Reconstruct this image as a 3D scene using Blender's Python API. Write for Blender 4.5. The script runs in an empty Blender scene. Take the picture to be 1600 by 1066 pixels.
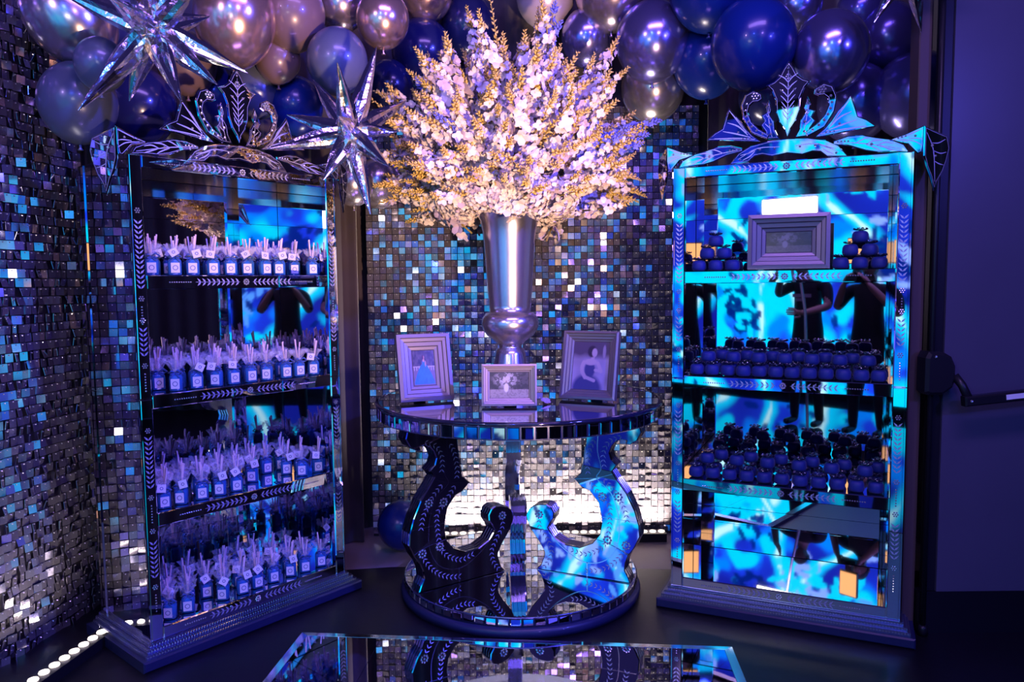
import bpy, bmesh, math, random
import numpy as np
from mathutils import Vector, Matrix

# ------------------------------------------------------------------ camera, world, lights, exposure
SC = bpy.context.scene
COL = SC.collection
random.seed(7)
RNG = np.random.default_rng(11)
PI = math.pi

F_PX, PITCH, ROLL, EYE = 1177.3, 0.0775, -0.01003, 1.5
_fw = Vector((0, math.cos(PITCH), -math.sin(PITCH)))
_up = Vector((0, math.sin(PITCH), math.cos(PITCH)))
_rt = Vector((1, 0, 0))
_r = _rt * math.cos(ROLL) + _up * math.sin(ROLL)
_u = -_rt * math.sin(ROLL) + _up * math.cos(ROLL)
cam_d = bpy.data.cameras.new('camera')
cam_d.sensor_width = 36
cam_d.lens = F_PX / 1600 * 36
cam_d.clip_start = 0.01
cam_d.clip_end = 60
cam = bpy.data.objects.new('camera', cam_d)
COL.objects.link(cam)
cam.matrix_world = Matrix(((_r.x, _u.x, -_fw.x, 0), (_r.y, _u.y, -_fw.y, 0), (_r.z, _u.z, -_fw.z, EYE), (0, 0, 0, 1)))
SC.camera = cam

world = bpy.data.worlds.new('world')
SC.world = world
world.use_nodes = True
world.node_tree.nodes['Background'].inputs[0].default_value = (0.20, 0.15, 1.0, 1)
world.node_tree.nodes['Background'].inputs[1].default_value = 0.07

SC.view_settings.view_transform = 'Standard'
SC.view_settings.look = 'None'
SC.view_settings.gamma = 1
SC.view_settings.use_curve_mapping = False
SC.view_settings.exposure = 0.0
SC.cycles.max_bounces = 10
SC.cycles.glossy_bounces = 8
SC.cycles.diffuse_bounces = 3
SC.cycles.transmission_bounces = 6
SC.cycles.transparent_max_bounces = 12
SC.cycles.caustics_reflective = False
SC.cycles.caustics_refractive = False
SC.cycles.sample_clamp_indirect = 4.0
SC.cycles.use_denoising = True

LED_GAIN = 1.5          # brightness of the video wall behind the photographer
WARM_SPOT = 900         # beam of the warm video light
VIOLET_FILL = 80        # unseen violet fill added overhead


def light(name, kind, loc, target, energy, color, **kw):
    d = bpy.data.lights.new(name, kind)
    d.energy = energy
    d.color = color
    for k, v in kw.items():
        setattr(d, k, v)
    o = bpy.data.objects.new(name, d)
    COL.objects.link(o)
    o.location = loc
    o.rotation_euler = (Vector(target) - Vector(loc)).to_track_quat('-Z', 'Y').to_euler()
    return o


light('violet_fill', 'AREA', (0.6, 0.6, 4.3), (0.1, 3.6, 1.4), VIOLET_FILL, (0.48, 0.26, 1.0), shape='RECTANGLE', size=2.6, size_y=0.5)  # bare area light added as violet fill, not a fixture of the room
ADDED_PARS = [((-2.6, -1.6, 3.5), (-0.6, 3.6, 2.0), 130, (0.72, 0.46, 1.0)), ((-0.5, -2.0, 3.6), (0.6, 3.6, 1.6), 170, (0.05, 0.09, 1.0)),  # lamps added out of view for blue-violet tint and balloon highlights
        ((1.6, -1.7, 3.5), (-0.6, 3.4, 1.4), 150, (0.34, 0.19, 1.0)), ((3.0, 0.6, 3.2), (-1.9, 3.0, 1.2), 900, (0.09, 0.09, 1.0)),
        ((3.4, -0.9, 2.9), (1.2, 3.3, 1.0), 230, (0.10, 0.09, 1.0))]


def at(px, py, y):
    """point of the photographed place at depth y under a pixel of the 1600 x 1066 frame"""
    d = _fw + _r * ((px - 800) / F_PX) - _u * ((py - 533) / F_PX)
    return Vector((0, 0, EYE)) + d * (y / d.y)


# ------------------------------------------------------------------ materials
MATS = {}


def mat(name, color=(0.5, 0.5, 0.5), rough=0.5, metal=0.0, trans=0.0, coat=0.0, alpha=1.0, emit=None, estr=0.0, noise=0.0, nscale=20.0, bump=0.0, sheen=0.0, ior=1.45):
    m = bpy.data.materials.new(name)
    m.use_nodes = True
    nt = m.node_tree
    b = nt.nodes['Principled BSDF']
    b.inputs['Base Color'].default_value = (*color, 1)
    b.inputs['Roughness'].default_value = rough
    b.inputs['Metallic'].default_value = metal
    b.inputs['Transmission Weight'].default_value = trans
    b.inputs['Coat Weight'].default_value = coat
    b.inputs['Coat Roughness'].default_value = 0.05
    b.inputs['Alpha'].default_value = alpha
    b.inputs['IOR'].default_value = ior
    b.inputs['Sheen Weight'].default_value = sheen
    if emit:
        b.inputs['Emission Color'].default_value = (*emit, 1)
        b.inputs['Emission Strength'].default_value = estr
    if noise or bump:
        tc = nt.nodes.new('ShaderNodeTexCoord')
        n = nt.nodes.new('ShaderNodeTexNoise')
        n.inputs['Scale'].default_value = nscale
        n.inputs['Detail'].default_value = 4
        nt.links.new(tc.outputs['Object'], n.inputs['Vector'])
        if noise:
            mx = nt.nodes.new('ShaderNodeMix')
            mx.data_type = 'RGBA'
            mx.inputs['A'].default_value = (*[c * (1 - noise) for c in color], 1)
            mx.inputs['B'].default_value = (*[min(1, c * (1 + noise)) for c in color], 1)
            nt.links.new(n.outputs['Fac'], mx.inputs['Factor'])
            nt.links.new(mx.outputs['Result'], b.inputs['Base Color'])
        if bump:
            bp = nt.nodes.new('ShaderNodeBump')
            bp.inputs['Strength'].default_value = bump
            bp.inputs['Distance'].default_value = 0.01
            nt.links.new(n.outputs['Fac'], bp.inputs['Height'])
            nt.links.new(bp.outputs['Normal'], b.inputs['Normal'])
    MATS[name] = m
    return m


def attr_mat(name, rough=0.4, emission=0.0):
    """colour print read from the mesh's own colour attribute"""
    m = bpy.data.materials.new(name)
    m.use_nodes = True
    nt = m.node_tree
    b = nt.nodes['Principled BSDF']
    a = nt.nodes.new('ShaderNodeVertexColor')
    a.layer_name = 'print'
    b.inputs['Roughness'].default_value = rough
    if emission:
        b.inputs['Base Color'].default_value = (0.01, 0.01, 0.01, 1)
        nt.links.new(a.outputs['Color'], b.inputs['Emission Color'])
        b.inputs['Emission Strength'].default_value = emission
    else:
        nt.links.new(a.outputs['Color'], b.inputs['Base Color'])
    MATS[name] = m
    return m


mat('mirror', (0.86, 0.87, 0.92), 0.02, 1.0)
mat('mirror_worn', (0.78, 0.78, 0.86), 0.05, 1.0, bump=0.02, nscale=3)
mat('mirror_dark', (0.42, 0.42, 0.52), 0.12, 1.0)
mat('etched', (0.46, 0.46, 0.64), 0.4, 0.4)
mat('crystal', (0.9, 0.9, 0.98), 0.06, 0.75, coat=0.6)
mat('bevel', (0.9, 0.9, 0.97), 0.12, 1.0)
mat('moulding', (0.20, 0.21, 0.40), 0.25, 0.9)
mat('plinth', (0.012, 0.016, 0.07), 0.42, 0.0, coat=0.15, noise=0.2, nscale=12)
mat('glass_rim', (0.012, 0.014, 0.04), 0.08, 0.0, coat=0.8)
mat('sequin', (0.56, 0.52, 0.62), 0.09, 0.86)
mat('sequin_board', (0.05, 0.045, 0.06), 0.4, 0.3)
mat('pin', (0.95, 0.93, 0.9), 0.2, 0.6)
mat('silver_vase', (0.66, 0.63, 0.84), 0.24, 0.95, bump=0.05, nscale=9)
mat('foil', (0.92, 0.9, 0.96), 0.14, 1.0, bump=0.35, nscale=22)
mat('drape', (0.045, 0.032, 0.05), 0.8, sheen=0.4, noise=0.3, nscale=6)
mat('vinyl', (0.004, 0.0035, 0.007), 0.42, noise=0.3, nscale=30, bump=0.05)
mat('gloss_floor', (0.01, 0.01, 0.02), 0.06, coat=0.6, ior=1.9)
mat('beige_floor', (0.36, 0.29, 0.30), 0.35, noise=0.08, nscale=10)
mat('door_paint', (0.075, 0.07, 0.12), 0.3, coat=0.3, noise=0.12, nscale=3)
mat('door_jamb', (0.085, 0.055, 0.055), 0.5)
mat('black_metal', (0.012, 0.012, 0.018), 0.35, 0.2)
mat('steel', (0.7, 0.7, 0.74), 0.3, 1.0)
mat('kick_plate', (0.006, 0.006, 0.01), 0.3)
mat('frame_paint', (0.22, 0.19, 0.22), 0.34, 0.5)
mat('frame_paint_warm', (0.42, 0.35, 0.37), 0.34, 0.5)
mat('bottle_liquid', (0.06, 0.28, 0.78), 0.08, trans=0.45, coat=0.3, ior=1.36)
mat('bottle_glass', (0.72, 0.78, 0.92), 0.06, trans=0.5, coat=0.3)
mat('paper', (0.80, 0.78, 0.82), 0.6)
mat('ink', (0.16, 0.18, 0.32), 0.6)
mat('ribbon', (0.03, 0.10, 0.36), 0.35, sheen=0.3)
mat('stick', (0.9, 0.68, 0.72), 0.5)
mat('cellophane', (0.8, 0.8, 0.92), 0.12, 0.0, alpha=0.25, coat=0.5)
mat('blue_velvet', (0.007, 0.024, 0.19), 0.55, sheen=0.1, noise=0.2, nscale=40)
mat('tulle', (0.02, 0.02, 0.06), 0.4, 0.1, alpha=0.8)
mat('silver_thread', (0.85, 0.82, 0.85), 0.2, 1.0)
mat('petal_cream', (0.86, 0.76, 0.74), 0.55)
mat('petal_pink_shaded', (0.58, 0.46, 0.60), 0.55)  # pink darkened to lavender, painting shade in among the petals
mat('petal_blue', (0.20, 0.22, 0.80), 0.5)
mat('bud', (0.80, 0.56, 0.16), 0.55)
mat('stem', (0.30, 0.22, 0.06), 0.6)
mat('black_shirt', (0.010, 0.011, 0.020), 0.8)
mat('trousers', (0.015, 0.016, 0.03), 0.8)
mat('skin', (0.52, 0.34, 0.30), 0.5)
mat('hair', (0.02, 0.015, 0.012), 0.6)
mat('eye', (0.85, 0.85, 0.85), 0.2)
mat('shoe', (0.01, 0.01, 0.012), 0.4)
mat('shirt_print', (0.35, 0.33, 0.4), 0.7)
mat('led_white', (0.9, 0.9, 0.9), 0.4, emit=(1, 0.86, 0.76), estr=2.2)
mat('led_white_dim', (0.9, 0.9, 0.9), 0.4, emit=(1, 0.84, 0.7), estr=2)
mat('red_led', (0.3, 0, 0), 0.4, emit=(1, 0.02, 0.02), estr=4)
mat('softbox_face', (0.9, 0.9, 0.9), 0.5, emit=(1, 0.93, 0.9), estr=9)
mat('warm_panel', (0.9, 0.6, 0.3), 0.5, emit=(1, 0.46, 0.13), estr=1.4)
mat('palm', (0.32, 0.26, 0.05), 0.5)
attr_mat('photo_print', 0.25)
attr_mat('led_wall', 0.5, LED_GAIN)
for nm, c, rgh, mt in [('rose_chrome', (0.86, 0.58, 0.54), 0.2, 0.9), ('silver_chrome', (0.62, 0.56, 0.60), 0.22, 0.9),
                       ('mauve_chrome', (0.62, 0.50, 0.64), 0.2, 0.9), ('violet_chrome', (0.36, 0.33, 0.80), 0.2, 0.9),
                       ('slate', (0.11, 0.13, 0.24), 0.28, 0.25), ('taupe', (0.17, 0.11, 0.13), 0.3, 0.05),
                       ('pearl', (0.66, 0.54, 0.66), 0.25, 0.4), ('navy', (0.012, 0.015, 0.09), 0.22, 0.1),
                       ('royal', (0.006, 0.025, 0.22), 0.26, 0.05), ('ink_violet', (0.10, 0.09, 0.38), 0.22, 0.6)]:
    mat(nm, c, rgh, mt, coat=0.3)


# ------------------------------------------------------------------ mesh helpers
class MB:
    """collects shapes into ONE mesh"""

    def __init__(s):
        s.v = []
        s.f = []
        s.m = []
        s.sm = []
        s.M = Matrix.Identity(4)
        s.mi = 0
        s.smooth = False

    def add(s, vs, fs, smooth=None):
        b = len(s.v)
        for p in vs:
            s.v.append(s.M @ Vector(p))
        for f in fs:
            s.f.append([i + b for i in f])
            s.m.append(s.mi)
            s.sm.append(s.smooth if smooth is None else smooth)

    def box(s, x0, x1, y0, y1, z0, z1, ch=0.0):
        if ch <= 0:
            vs = [(x, y, z) for x in (x0, x1) for y in (y0, y1) for z in (z0, z1)]
            s.add(vs, [(0, 1, 3, 2), (4, 6, 7, 5), (0, 4, 5, 1), (2, 3, 7, 6), (0, 2, 6, 4), (1, 5, 7, 3)], False)
            return
        # chamfer on the front (y0) edges
        a = [(x0, z0), (x1, z0), (x1, z1), (x0, z1)]
        i = [(x0 + ch, z0 + ch), (x1 - ch, z0 + ch), (x1 - ch, z1 - ch), (x0 + ch, z1 - ch)]
        vs = [(x, y1, z) for x, z in a] + [(x, y0 + ch, z) for x, z in a] + [(x, y0, z) for x, z in i]
        fs = [(3, 2, 1, 0), (8, 9, 10, 11)]
        for k in range(4):
            n = (k + 1) % 4
            fs += [(k, n, 4 + n, 4 + k), (4 + k, 4 + n, 8 + n, 8 + k)]
        s.add(vs, fs, False)

    def lathe(s, prof, seg=32, cx=0, cy=0, smooth=True, cap0=True, cap1=True):
        vs = []
        for r, z in prof:
            for k in range(seg):
                a = 2 * PI * k / seg
                vs.append((cx + r * math.cos(a), cy + r * math.sin(a), z))
        fs = []
        for i in range(len(prof) - 1):
            for k in range(seg):
                n = (k + 1) % seg
                fs.append((i * seg + k, i * seg + n, (i + 1) * seg + n, (i + 1) * seg + k))
        s.add(vs, fs, smooth)
        b = len(s.v) - len(vs)
        if cap0:
            s.f.append([b + k for k in range(seg)][::-1]); s.m.append(s.mi); s.sm.append(False)
        if cap1:
            o = b + (len(prof) - 1) * seg
            s.f.append([o + k for k in range(seg)]); s.m.append(s.mi); s.sm.append(False)

    def tube(s, path, rad, seg=6, smooth=True, caps=True):
        path = [Vector(p) for p in path]
        n = len(path)
        if not hasattr(rad, '__len__'):
            rad = [rad] * n
        vs = []
        t0 = (path[1] - path[0]).normalized()
        ref = Vector((0, 0, 1)) if abs(t0.z) < 0.9 else Vector((1, 0, 0))
        for i, p in enumerate(path):
            t = (path[min(i + 1, n - 1)] - path[max(i - 1, 0)])
            t = t.normalized() if t.length > 1e-9 else t0
            a = t.cross(ref)
            if a.length < 1e-4:
                a = t.cross(Vector((0, 1, 0)))
            a.normalize()
            b = t.cross(a)
            for k in range(seg):
                q = 2 * PI * k / seg
                vs.append(p + (a * math.cos(q) + b * math.sin(q)) * rad[i])
        fs = []
        for i in range(n - 1):
            for k in range(seg):
                m = (k + 1) % seg
                fs.append((i * seg + k, i * seg + m, (i + 1) * seg + m, (i + 1) * seg + k))
        if caps:
            fs.append(tuple(range(seg))[::-1])
            fs.append(tuple((n - 1) * seg + k for k in range(seg)))
        s.add(vs, fs, smooth)

    def prism(s, poly, y0, y1, ch=0.0):
        """outline in x,z extruded from y0 (front) to y1 (back), front edge chamfered"""
        n = len(poly)
        inn = offset_poly(poly, -ch) if ch else poly
        vs = [(x, y1, z) for x, z in poly] + [(x, y0 + ch, z) for x, z in poly] + ([(x, y0, z) for x, z in inn] if ch else [])
        fs = []
        tris = tri_poly(poly)
        fs += [tuple(t) for t in tris]
        o = 2 * n if ch else n
        fs += [tuple(o + i for i in t[::-1]) for t in tris]
        for k in range(n):
            m = (k + 1) % n
            fs.append((k, m, n + m, n + k))
            if ch:
                fs.append((n + k, n + m, 2 * n + m, 2 * n + k))
        s.add(vs, fs, False)

    def ribbon(s, path, w, y):
        """flat line in the x,z plane at depth y"""
        p = [Vector(q) for q in path]
        n = len(p)
        vs = []
        for i in range(n):
            t = (p[min(i + 1, n - 1)] - p[max(i - 1, 0)]).normalized()
            nn = Vector((-t.y, t.x))
            ww = w if not hasattr(w, '__len__') else w[i]
            for sg in (-1, 1):
                q = p[i] + nn * sg * ww / 2
                vs.append((q.x, y, q.y))
        s.add(vs, [(2 * i, 2 * i + 1, 2 * i + 3, 2 * i + 2) for i in range(n - 1)], False)

    def leaf(s, x, z, ang, ln, wd, y):
        """small engraved leaf in the x,z plane"""
        c, q = math.cos(ang), math.sin(ang)
        pts = [(0, 0), (0.35 * ln, wd / 2), (ln, 0), (0.4 * ln, -wd / 2)]
        s.add([(x + a * c - b * q, y, z + a * q + b * c) for a, b in pts], [(0, 1, 2, 3)], False)

    def bead(s, x, y, z, r, seg=6):
        """half-round stone standing proud of a front face (towards -y)"""
        vs = [(x, y - r * 0.8, z)]
        for k in range(seg):
            a = 2 * PI * k / seg
            vs.append((x + r * 0.65 * math.cos(a), y - r * 0.55, z + r * 0.65 * math.sin(a)))
        for k in range(seg):
            a = 2 * PI * k / seg
            vs.append((x + r * math.cos(a), y, z + r * math.sin(a)))
        fs = []
        for k in range(seg):
            n = (k + 1) % seg
            fs += [(0, 1 + k, 1 + n), (1 + k, 1 + seg + k, 1 + seg + n, 1 + n)]
        s.add(vs, fs, False)

    def mesh(s, name, mats):
        me = bpy.data.meshes.new(name)
        me.from_pydata([tuple(p) for p in s.v], [], s.f)
        for m in (mats if isinstance(mats, (list, tuple)) else [mats]):
            me.materials.append(MATS[m] if isinstance(m, str) else m)
        me.polygons.foreach_set('material_index', s.m)
        me.polygons.foreach_set('use_smooth', s.sm)
        me.update()
        return me

    def build(s, name, mats, parent=None):
        return link(name, s.mesh(name, mats), parent)


def link(name, me, parent=None):
    o = bpy.data.objects.new(name, me)
    COL.objects.link(o)
    if parent:
        o.parent = parent
    return o


def tri_poly(poly):
    """ear clipping, index triples with the polygon's own winding"""
    pts = [Vector(p) for p in poly]
    idx = list(range(len(pts)))
    area = sum(pts[i].x * pts[(i + 1) % len(pts)].y - pts[(i + 1) % len(pts)].x * pts[i].y for i in idx)
    sg = 1 if area > 0 else -1
    out = []

    def cr(a, b, c):
        return ((b.x - a.x) * (c.y - a.y) - (b.y - a.y) * (c.x - a.x)) * sg
    guard = 0
    while len(idx) > 3 and guard < 5000:
        guard += 1
        done = False
        for k in range(len(idx)):
            i, j, l = idx[k - 1], idx[k], idx[(k + 1) % len(idx)]
            a, b, c = pts[i], pts[j], pts[l]
            if cr(a, b, c) <= 1e-12:
                continue
            if any(cr(a, b, pts[q]) >= 0 and cr(b, c, pts[q]) >= 0 and cr(c, a, pts[q]) >= 0 for q in idx if q not in (i, j, l)):
                continue
            out.append((i, j, l))
            idx.pop(k)
            done = True
            break
        if not done:
            out.append((idx[-1], idx[0], idx[1]))
            idx.pop(0)
    out.append(tuple(idx))
    return out


def offset_poly(poly, d):
    """move every corner outwards by d (inwards when negative)"""
    n = len(poly)
    area = sum(poly[i][0] * poly[(i + 1) % n][1] - poly[(i + 1) % n][0] * poly[i][1] for i in range(n))
    sg = 1 if area > 0 else -1
    out = []
    for i in range(n):
        p, q, r = Vector(poly[i - 1]), Vector(poly[i]), Vector(poly[(i + 1) % n])
        a, b = (q - p).normalized(), (r - q).normalized()
        na, nb = Vector((a.y, -a.x)) * sg, Vector((b.y, -b.x)) * sg
        m = na + nb
        if m.length < 0.3:
            m = na
        m.normalize()
        k = max(0.5, m.dot(na))
        out.append(tuple(q + m * d / k))
    return out


def tag(o, label=None, cat=None, group=None, kind=None):
    if label: o['label'] = label
    if cat: o['category'] = cat
    if group: o['group'] = group
    if kind: o['kind'] = kind
    return o


def empty(name, loc=(0, 0, 0), rz=0.0):
    o = bpy.data.objects.new(name, None)
    COL.objects.link(o)
    o.location = loc
    o.rotation_euler = (0, 0, rz)
    o.empty_display_size = 0.05
    return o


def children(o):
    return [c for c in bpy.data.objects if c.parent == o]


def copy_tree(o, parent=None, kids=None):
    c = o.copy()
    COL.objects.link(c)
    c.parent = parent
    for ch in (kids or {}).get(o.name, None) or children(o):
        copy_tree(ch, c)
    return c


def curve2(path, n):
    """Catmull-Rom through 2D points"""
    P = [Vector(q) for q in path]
    P = [P[0] * 2 - P[1]] + P + [P[-1] * 2 - P[-2]]
    out = []
    for i in range(1, len(P) - 2):
        for k in range(n):
            t = k / n
            a, b, c, d = P[i - 1], P[i], P[i + 1], P[i + 2]
            out.append(0.5 * ((2 * b) + (c - a) * t + (2 * a - 5 * b + 4 * c - d) * t * t + (3 * b - a - 3 * c + d) * t ** 3))
    out.append(P[-2])
    return [tuple(q) for q in out]


def along(path, step):
    """points and headings every step along a 2D polyline"""
    P = [Vector(q) for q in path]
    out = []
    acc = 0.0
    for a, b in zip(P, P[1:]):
        L = (b - a).length
        while acc <= L and L > 1e-9:
            q = a + (b - a) * (acc / L)
            out.append((q.x, q.y, math.atan2(b.y - a.y, b.x - a.x)))
            acc += step
        acc -= L
    return out


def chevrons(mb, path, step, ln, wd, y):
    for x, z, a in along(path, step):
        mb.leaf(x, z, a + 0.75, ln, wd, y)
        mb.leaf(x, z, a - 0.75, ln, wd, y)


def rosette(mb, x, z, r, y, br=None, n=8):
    br = br or r * 0.32
    mb.bead(x, y, z, br)
    for k in range(n):
        a = 2 * PI * k / n
        mb.bead(x + r * math.cos(a), y, z + r * math.sin(a), br)


# ------------------------------------------------------------------ the setting
b = MB(); b.box(-7.0, 4.8, -3.6, 5.2, -0.12, 0.0)
tag(b.build('floor', 'beige_floor'), 'pale beige floor showing at the foot of the sequin backdrop', 'floor', kind='structure')
# black vinyl laid over it; its far edge runs behind the round table
edge = [(-6.9, 3.75), (-1.9, 3.72), (-1.0, 3.83), (-0.65, 3.88), (0.0, 3.87), (0.7, 3.82), (1.1, 3.78), (4.7, 3.7)]
b = MB()
top = [(-6.9, 1.62), (4.7, 1.62)] + edge[::-1]
vs = [(x, y, 0.006) for x, y in top] + [(x, y, 0.0005) for x, y in top]
n = len(top)
b.add(vs, [tuple(range(n))] + [(k, n + k, n + (k + 1) % n, (k + 1) % n) for k in range(n)], False)
tag(b.build('floor_vinyl', 'vinyl'), 'black vinyl floor sheet under the cabinets and table', 'floor', kind='structure')

b = MB(); b.box(-6.9, 4.7, -3.5, 1.60, 0.0005, 0.006)
tag(b.build('floor_gloss', 'gloss_floor'), 'glossy dark floor before the video wall, seen reflected', 'floor', kind='structure')

# drapes ------------------------------------------------------------
def drape(path, z0, z1, amp, pitch, label):
    P = along(path, 0.02)
    b = MB(); b.smooth = True
    cols = []
    s = 0.0
    for i, (x, y, a) in enumerate(P):
        s = i * 0.02
        d = amp * (math.sin(2 * PI * s / pitch) + 0.5 * math.sin(2 * PI * s / (pitch * 1.7) + 1.3))
        cols.append((x - math.sin(a) * d, y + math.cos(a) * d))
    rows = [z0, z0 + 0.5, z1 * 0.5, z1]
    vs = [(x, y, z) for z in rows for x, y in cols] 
    n = len(cols)
    fs = [(r * n + k, r * n + k + 1, (r + 1) * n + k + 1, (r + 1) * n + k) for r in range(len(rows) - 1) for k in range(n - 1)]
    b.add(vs, fs, True)
    o = b.build('black_drape', 'drape')
    md = o.modifiers.new('thickness', 'SOLIDIFY'); md.thickness = 0.006
    return tag(o, label, 'drape', 'black drapes around the corner')


drape([(-1.98, 3.52), (-1.75, 4.1), (-0.86, 4.28)], 0.01, 3.4, 0.022, 0.13, 'dark drape hanging in the gap beside the bottle cabinet')
drape([(-2.0, 4.52), (2.6, 4.52)], 0.01, 3.6, 0.02, 0.16, 'dark drape behind the balloon garland and sequin backdrop')
drape([(1.12, 4.32), (2.2, 4.24)], 0.01, 3.4, 0.022, 0.14, 'dark drape behind the cabinet of blue sweets')

drape([(4.45, 3.0), (4.5, -3.4)], 0.01, 4.2, 0.03, 0.22, 'dark drape along the door side of the room, seen reflected')
drape([(4.4, -3.3), (1.8, -3.2)], 0.01, 4.2, 0.03, 0.22, 'dark drape beside the video wall, seen reflected')
drape([(-6.8, -2.9), (-6.8, 2.0), (-2.5, 1.9)], 0.01, 4.2, 0.03, 0.22, 'dark drape closing the far side of the room, seen reflected')

# sequin backdrops ---------------------------------------------------
PITCH_S = 0.0375
SQ = 0.0345


def sequin_geo(b):
    """square spangle hanging from a pin, in its own x,z plane, centre of the pin at the origin"""
    h = SQ / 2
    b.mi = 0
    b.add([(-h, 0, 0.006), (h, 0, 0.006), (h, 0.0, 0.006 - SQ), (-h, 0.0, 0.006 - SQ),
           (-h, 0.0012, 0.006), (h, 0.0012, 0.006), (h, 0.0012, 0.006 - SQ), (-h, 0.0012, 0.006 - SQ)],
          [(0, 3, 2, 1), (4, 5, 6, 7), (0, 1, 5, 4), (1, 2, 6, 5), (2, 3, 7, 6), (3, 0, 4, 7)], False)
    b.mi = 1
    r = 0.0032
    b.add([(0, -0.006, 0), (r, -0.001, 0), (0, -0.001, r), (-r, -0.001, 0), (0, -0.001, -r)],
          [(0, 2, 1), (0, 3, 2), (0, 4, 3), (0, 1, 4)], False)
    b.mi = 0


_sb = MB(); sequin_geo(_sb)
SEQ_MESH = _sb.mesh('sequin', ['sequin', 'pin'])


def backdrop(origin, rz, ncol, nrow, z0, pick, label, amp, yaw):
    root = empty('sequin_backdrop', origin, rz)
    tag(root, label, 'backdrop', 'mirror sequin backdrops')
    b = MB()
    w, h = ncol * PITCH_S, nrow * PITCH_S + z0
    b.box(0, w, 0.012, 0.03, 0.0, h)
    b.build('board', 'sequin_board', root)
    rest = MB()
    rr = random.Random(5 if rz else 9)
    cells = [(c, r) for c in range(ncol) for r in range(nrow)]
    mats_ = {}
    for c, r in cells:
        tx = rr.gauss(0.0, amp)
        if rr.random() < 0.12:
            tx += rr.uniform(-0.22, 0.22)
        tz = rr.gauss(0.0, yaw)
        ty = rr.gauss(0, 0.02)
        mats_[(c, r)] = Matrix.Translation(((c + 0.5) * PITCH_S, rr.uniform(-0.004, 0.002) - 0.004 - abs(tz) * 0.014, z0 + (r + 0.8) * PITCH_S)) @ Matrix.Rotation(ty, 4, 'Y') @ Matrix.Rotation(tz, 4, 'Z') @ Matrix.Rotation(tx, 4, 'X')
    Mw = Matrix.Translation(origin) @ Matrix.Rotation(rz, 4, 'Z')
    chosen = []
    for k in cells:
        p = Mw @ mats_[k].translation - Vector((0, 0, EYE))
        d = p.dot(_fw)
        px, py = 800 + F_PX * p.dot(_r) / d, 533 - F_PX * p.dot(_u) / d
        if pick(px, py):
            chosen.append((d, k))
    chosen.sort(key=lambda q: q[0])
    ch = set(k for _, k in chosen[:300])
    for k in cells:
        if k in ch:
            o = link('sequin', SEQ_MESH, root)
            o.matrix_local = mats_[k]
        else:
            rest.M = mats_[k]
            sequin_geo(rest)
    o = rest.build('sequin_field', ['sequin', 'pin'], root)
    o['kind'] = 'stuff'
    return root


backdrop((-0.835, 4.38, 0.0), 0.0, 51, 66, 0.02, lambda x, y: (592 < x < 745 and 350 < y < 520) or (850 < x < 1040 and 345 < y < 500),
         'mirror sequin backdrop behind the round table and vase', 0.13, 0.11)
LW_ANG = math.atan2(0.993, 0.117)
backdrop((-2.118, 2.12, 0.0), LW_ANG, 36, 76, 0.0, lambda x, y: 0 < x < 130 and 230 < y < 1000,
         'mirror sequin backdrop along the side of the bottle cabinet', 0.13, 0.32)

# door and wall at the right -----------------------------------------
WR = empty('wall_right', (0, 0, 0)); tag(WR, 'plain painted wall above and beside the exit door', 'wall', kind='structure')
b = MB(); b.box(2.30, 2.32, 3.16, 4.6, 0, 3.6); b.build('wall_return', 'door_paint', WR)
b = MB(); b.box(3.05, 4.4, 3.10, 3.2, 0, 3.6); b.build('wall_panel', 'door_paint', WR)
D = empty('door_1', (1.70, 3.08, 0)); tag(D, 'blue-lit fire exit door with black panic bar', 'door', kind='structure')
b = MB(); b.box(0.075, 1.34, 0.0, 0.045, 0.185, 3.4); b.build('door_leaf', 'door_paint', D)
b = MB(); b.box(0.0, 1.34, -0.004, 0.05, 0.006, 0.185); b.build('kick_plate', 'kick_plate', D)
b = MB(); b.box(-0.055, -0.004, 0.02, 0.09, 0.006, 3.4, 0.004); b.build('door_jamb', 'door_jamb', D)
b = MB(); b.box(0.03, 0.072, 0.005, 0.05, 0.185, 3.4, 0.003); b.build('door_edge', 'black_metal', D)
b = MB(); b.tube([(0.012, -0.02, 0.01), (0.012, -0.02, 3.3)], 0.011, 8); b.lathe([(0.02, 0.006), (0.02, 0.04), (0.013, 0.05)], 10, 0.012, -0.02); b.build('vertical_rod', 'black_metal', D)
case = MB()
pr = [(-0.03, 0.985), (0.035, 0.985), (0.085, 1.02), (0.095, 1.06), (0.095, 1.12), (0.075, 1.165), (0.04, 1.185), (-0.03, 1.19), (-0.045, 1.16), (-0.045, 1.0)]
pr = [(0.02 + (x - 0.02) * 0.86, 1.12 + (z - 1.09) * 0.86) for x, z in pr]
case.prism(pr, -0.075, 0.0, 0.012)
latch = case.build('latch_case', 'black_metal', D)
b = MB(); b.bead(0.0, -0.076, 1.185, 0.007, 8); b.build('screw', 'steel', latch)
b = MB(); b.tube([(0.09, -0.05, 1.105), (0.11, -0.07, 1.07), (0.125, -0.09, 1.02)], [0.018, 0.017, 0.018], 8)
b.M = Matrix.Translation((0.12, -0.1, 1.01)) @ Matrix.Rotation(-0.10, 4, 'Y')
b.box(-0.02, 0.9, -0.018, 0.018, -0.02, 0.02, 0.006); b.M = Matrix.Identity(4)
pb = b.build('push_bar', 'black_metal', D)
b = MB(); b.M = Matrix.Translation((0.12, -0.1, 1.01)) @ Matrix.Rotation(-0.10, 4, 'Y'); b.box(0.14, 0.24, -0.0195, -0.0175, -0.008, 0.012); b.build('push_label', 'paper', pb)
b = MB(); b.bead(0.124, -0.118, 1.01, 0.007, 8); b.build('screw', 'steel', pb)


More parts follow.
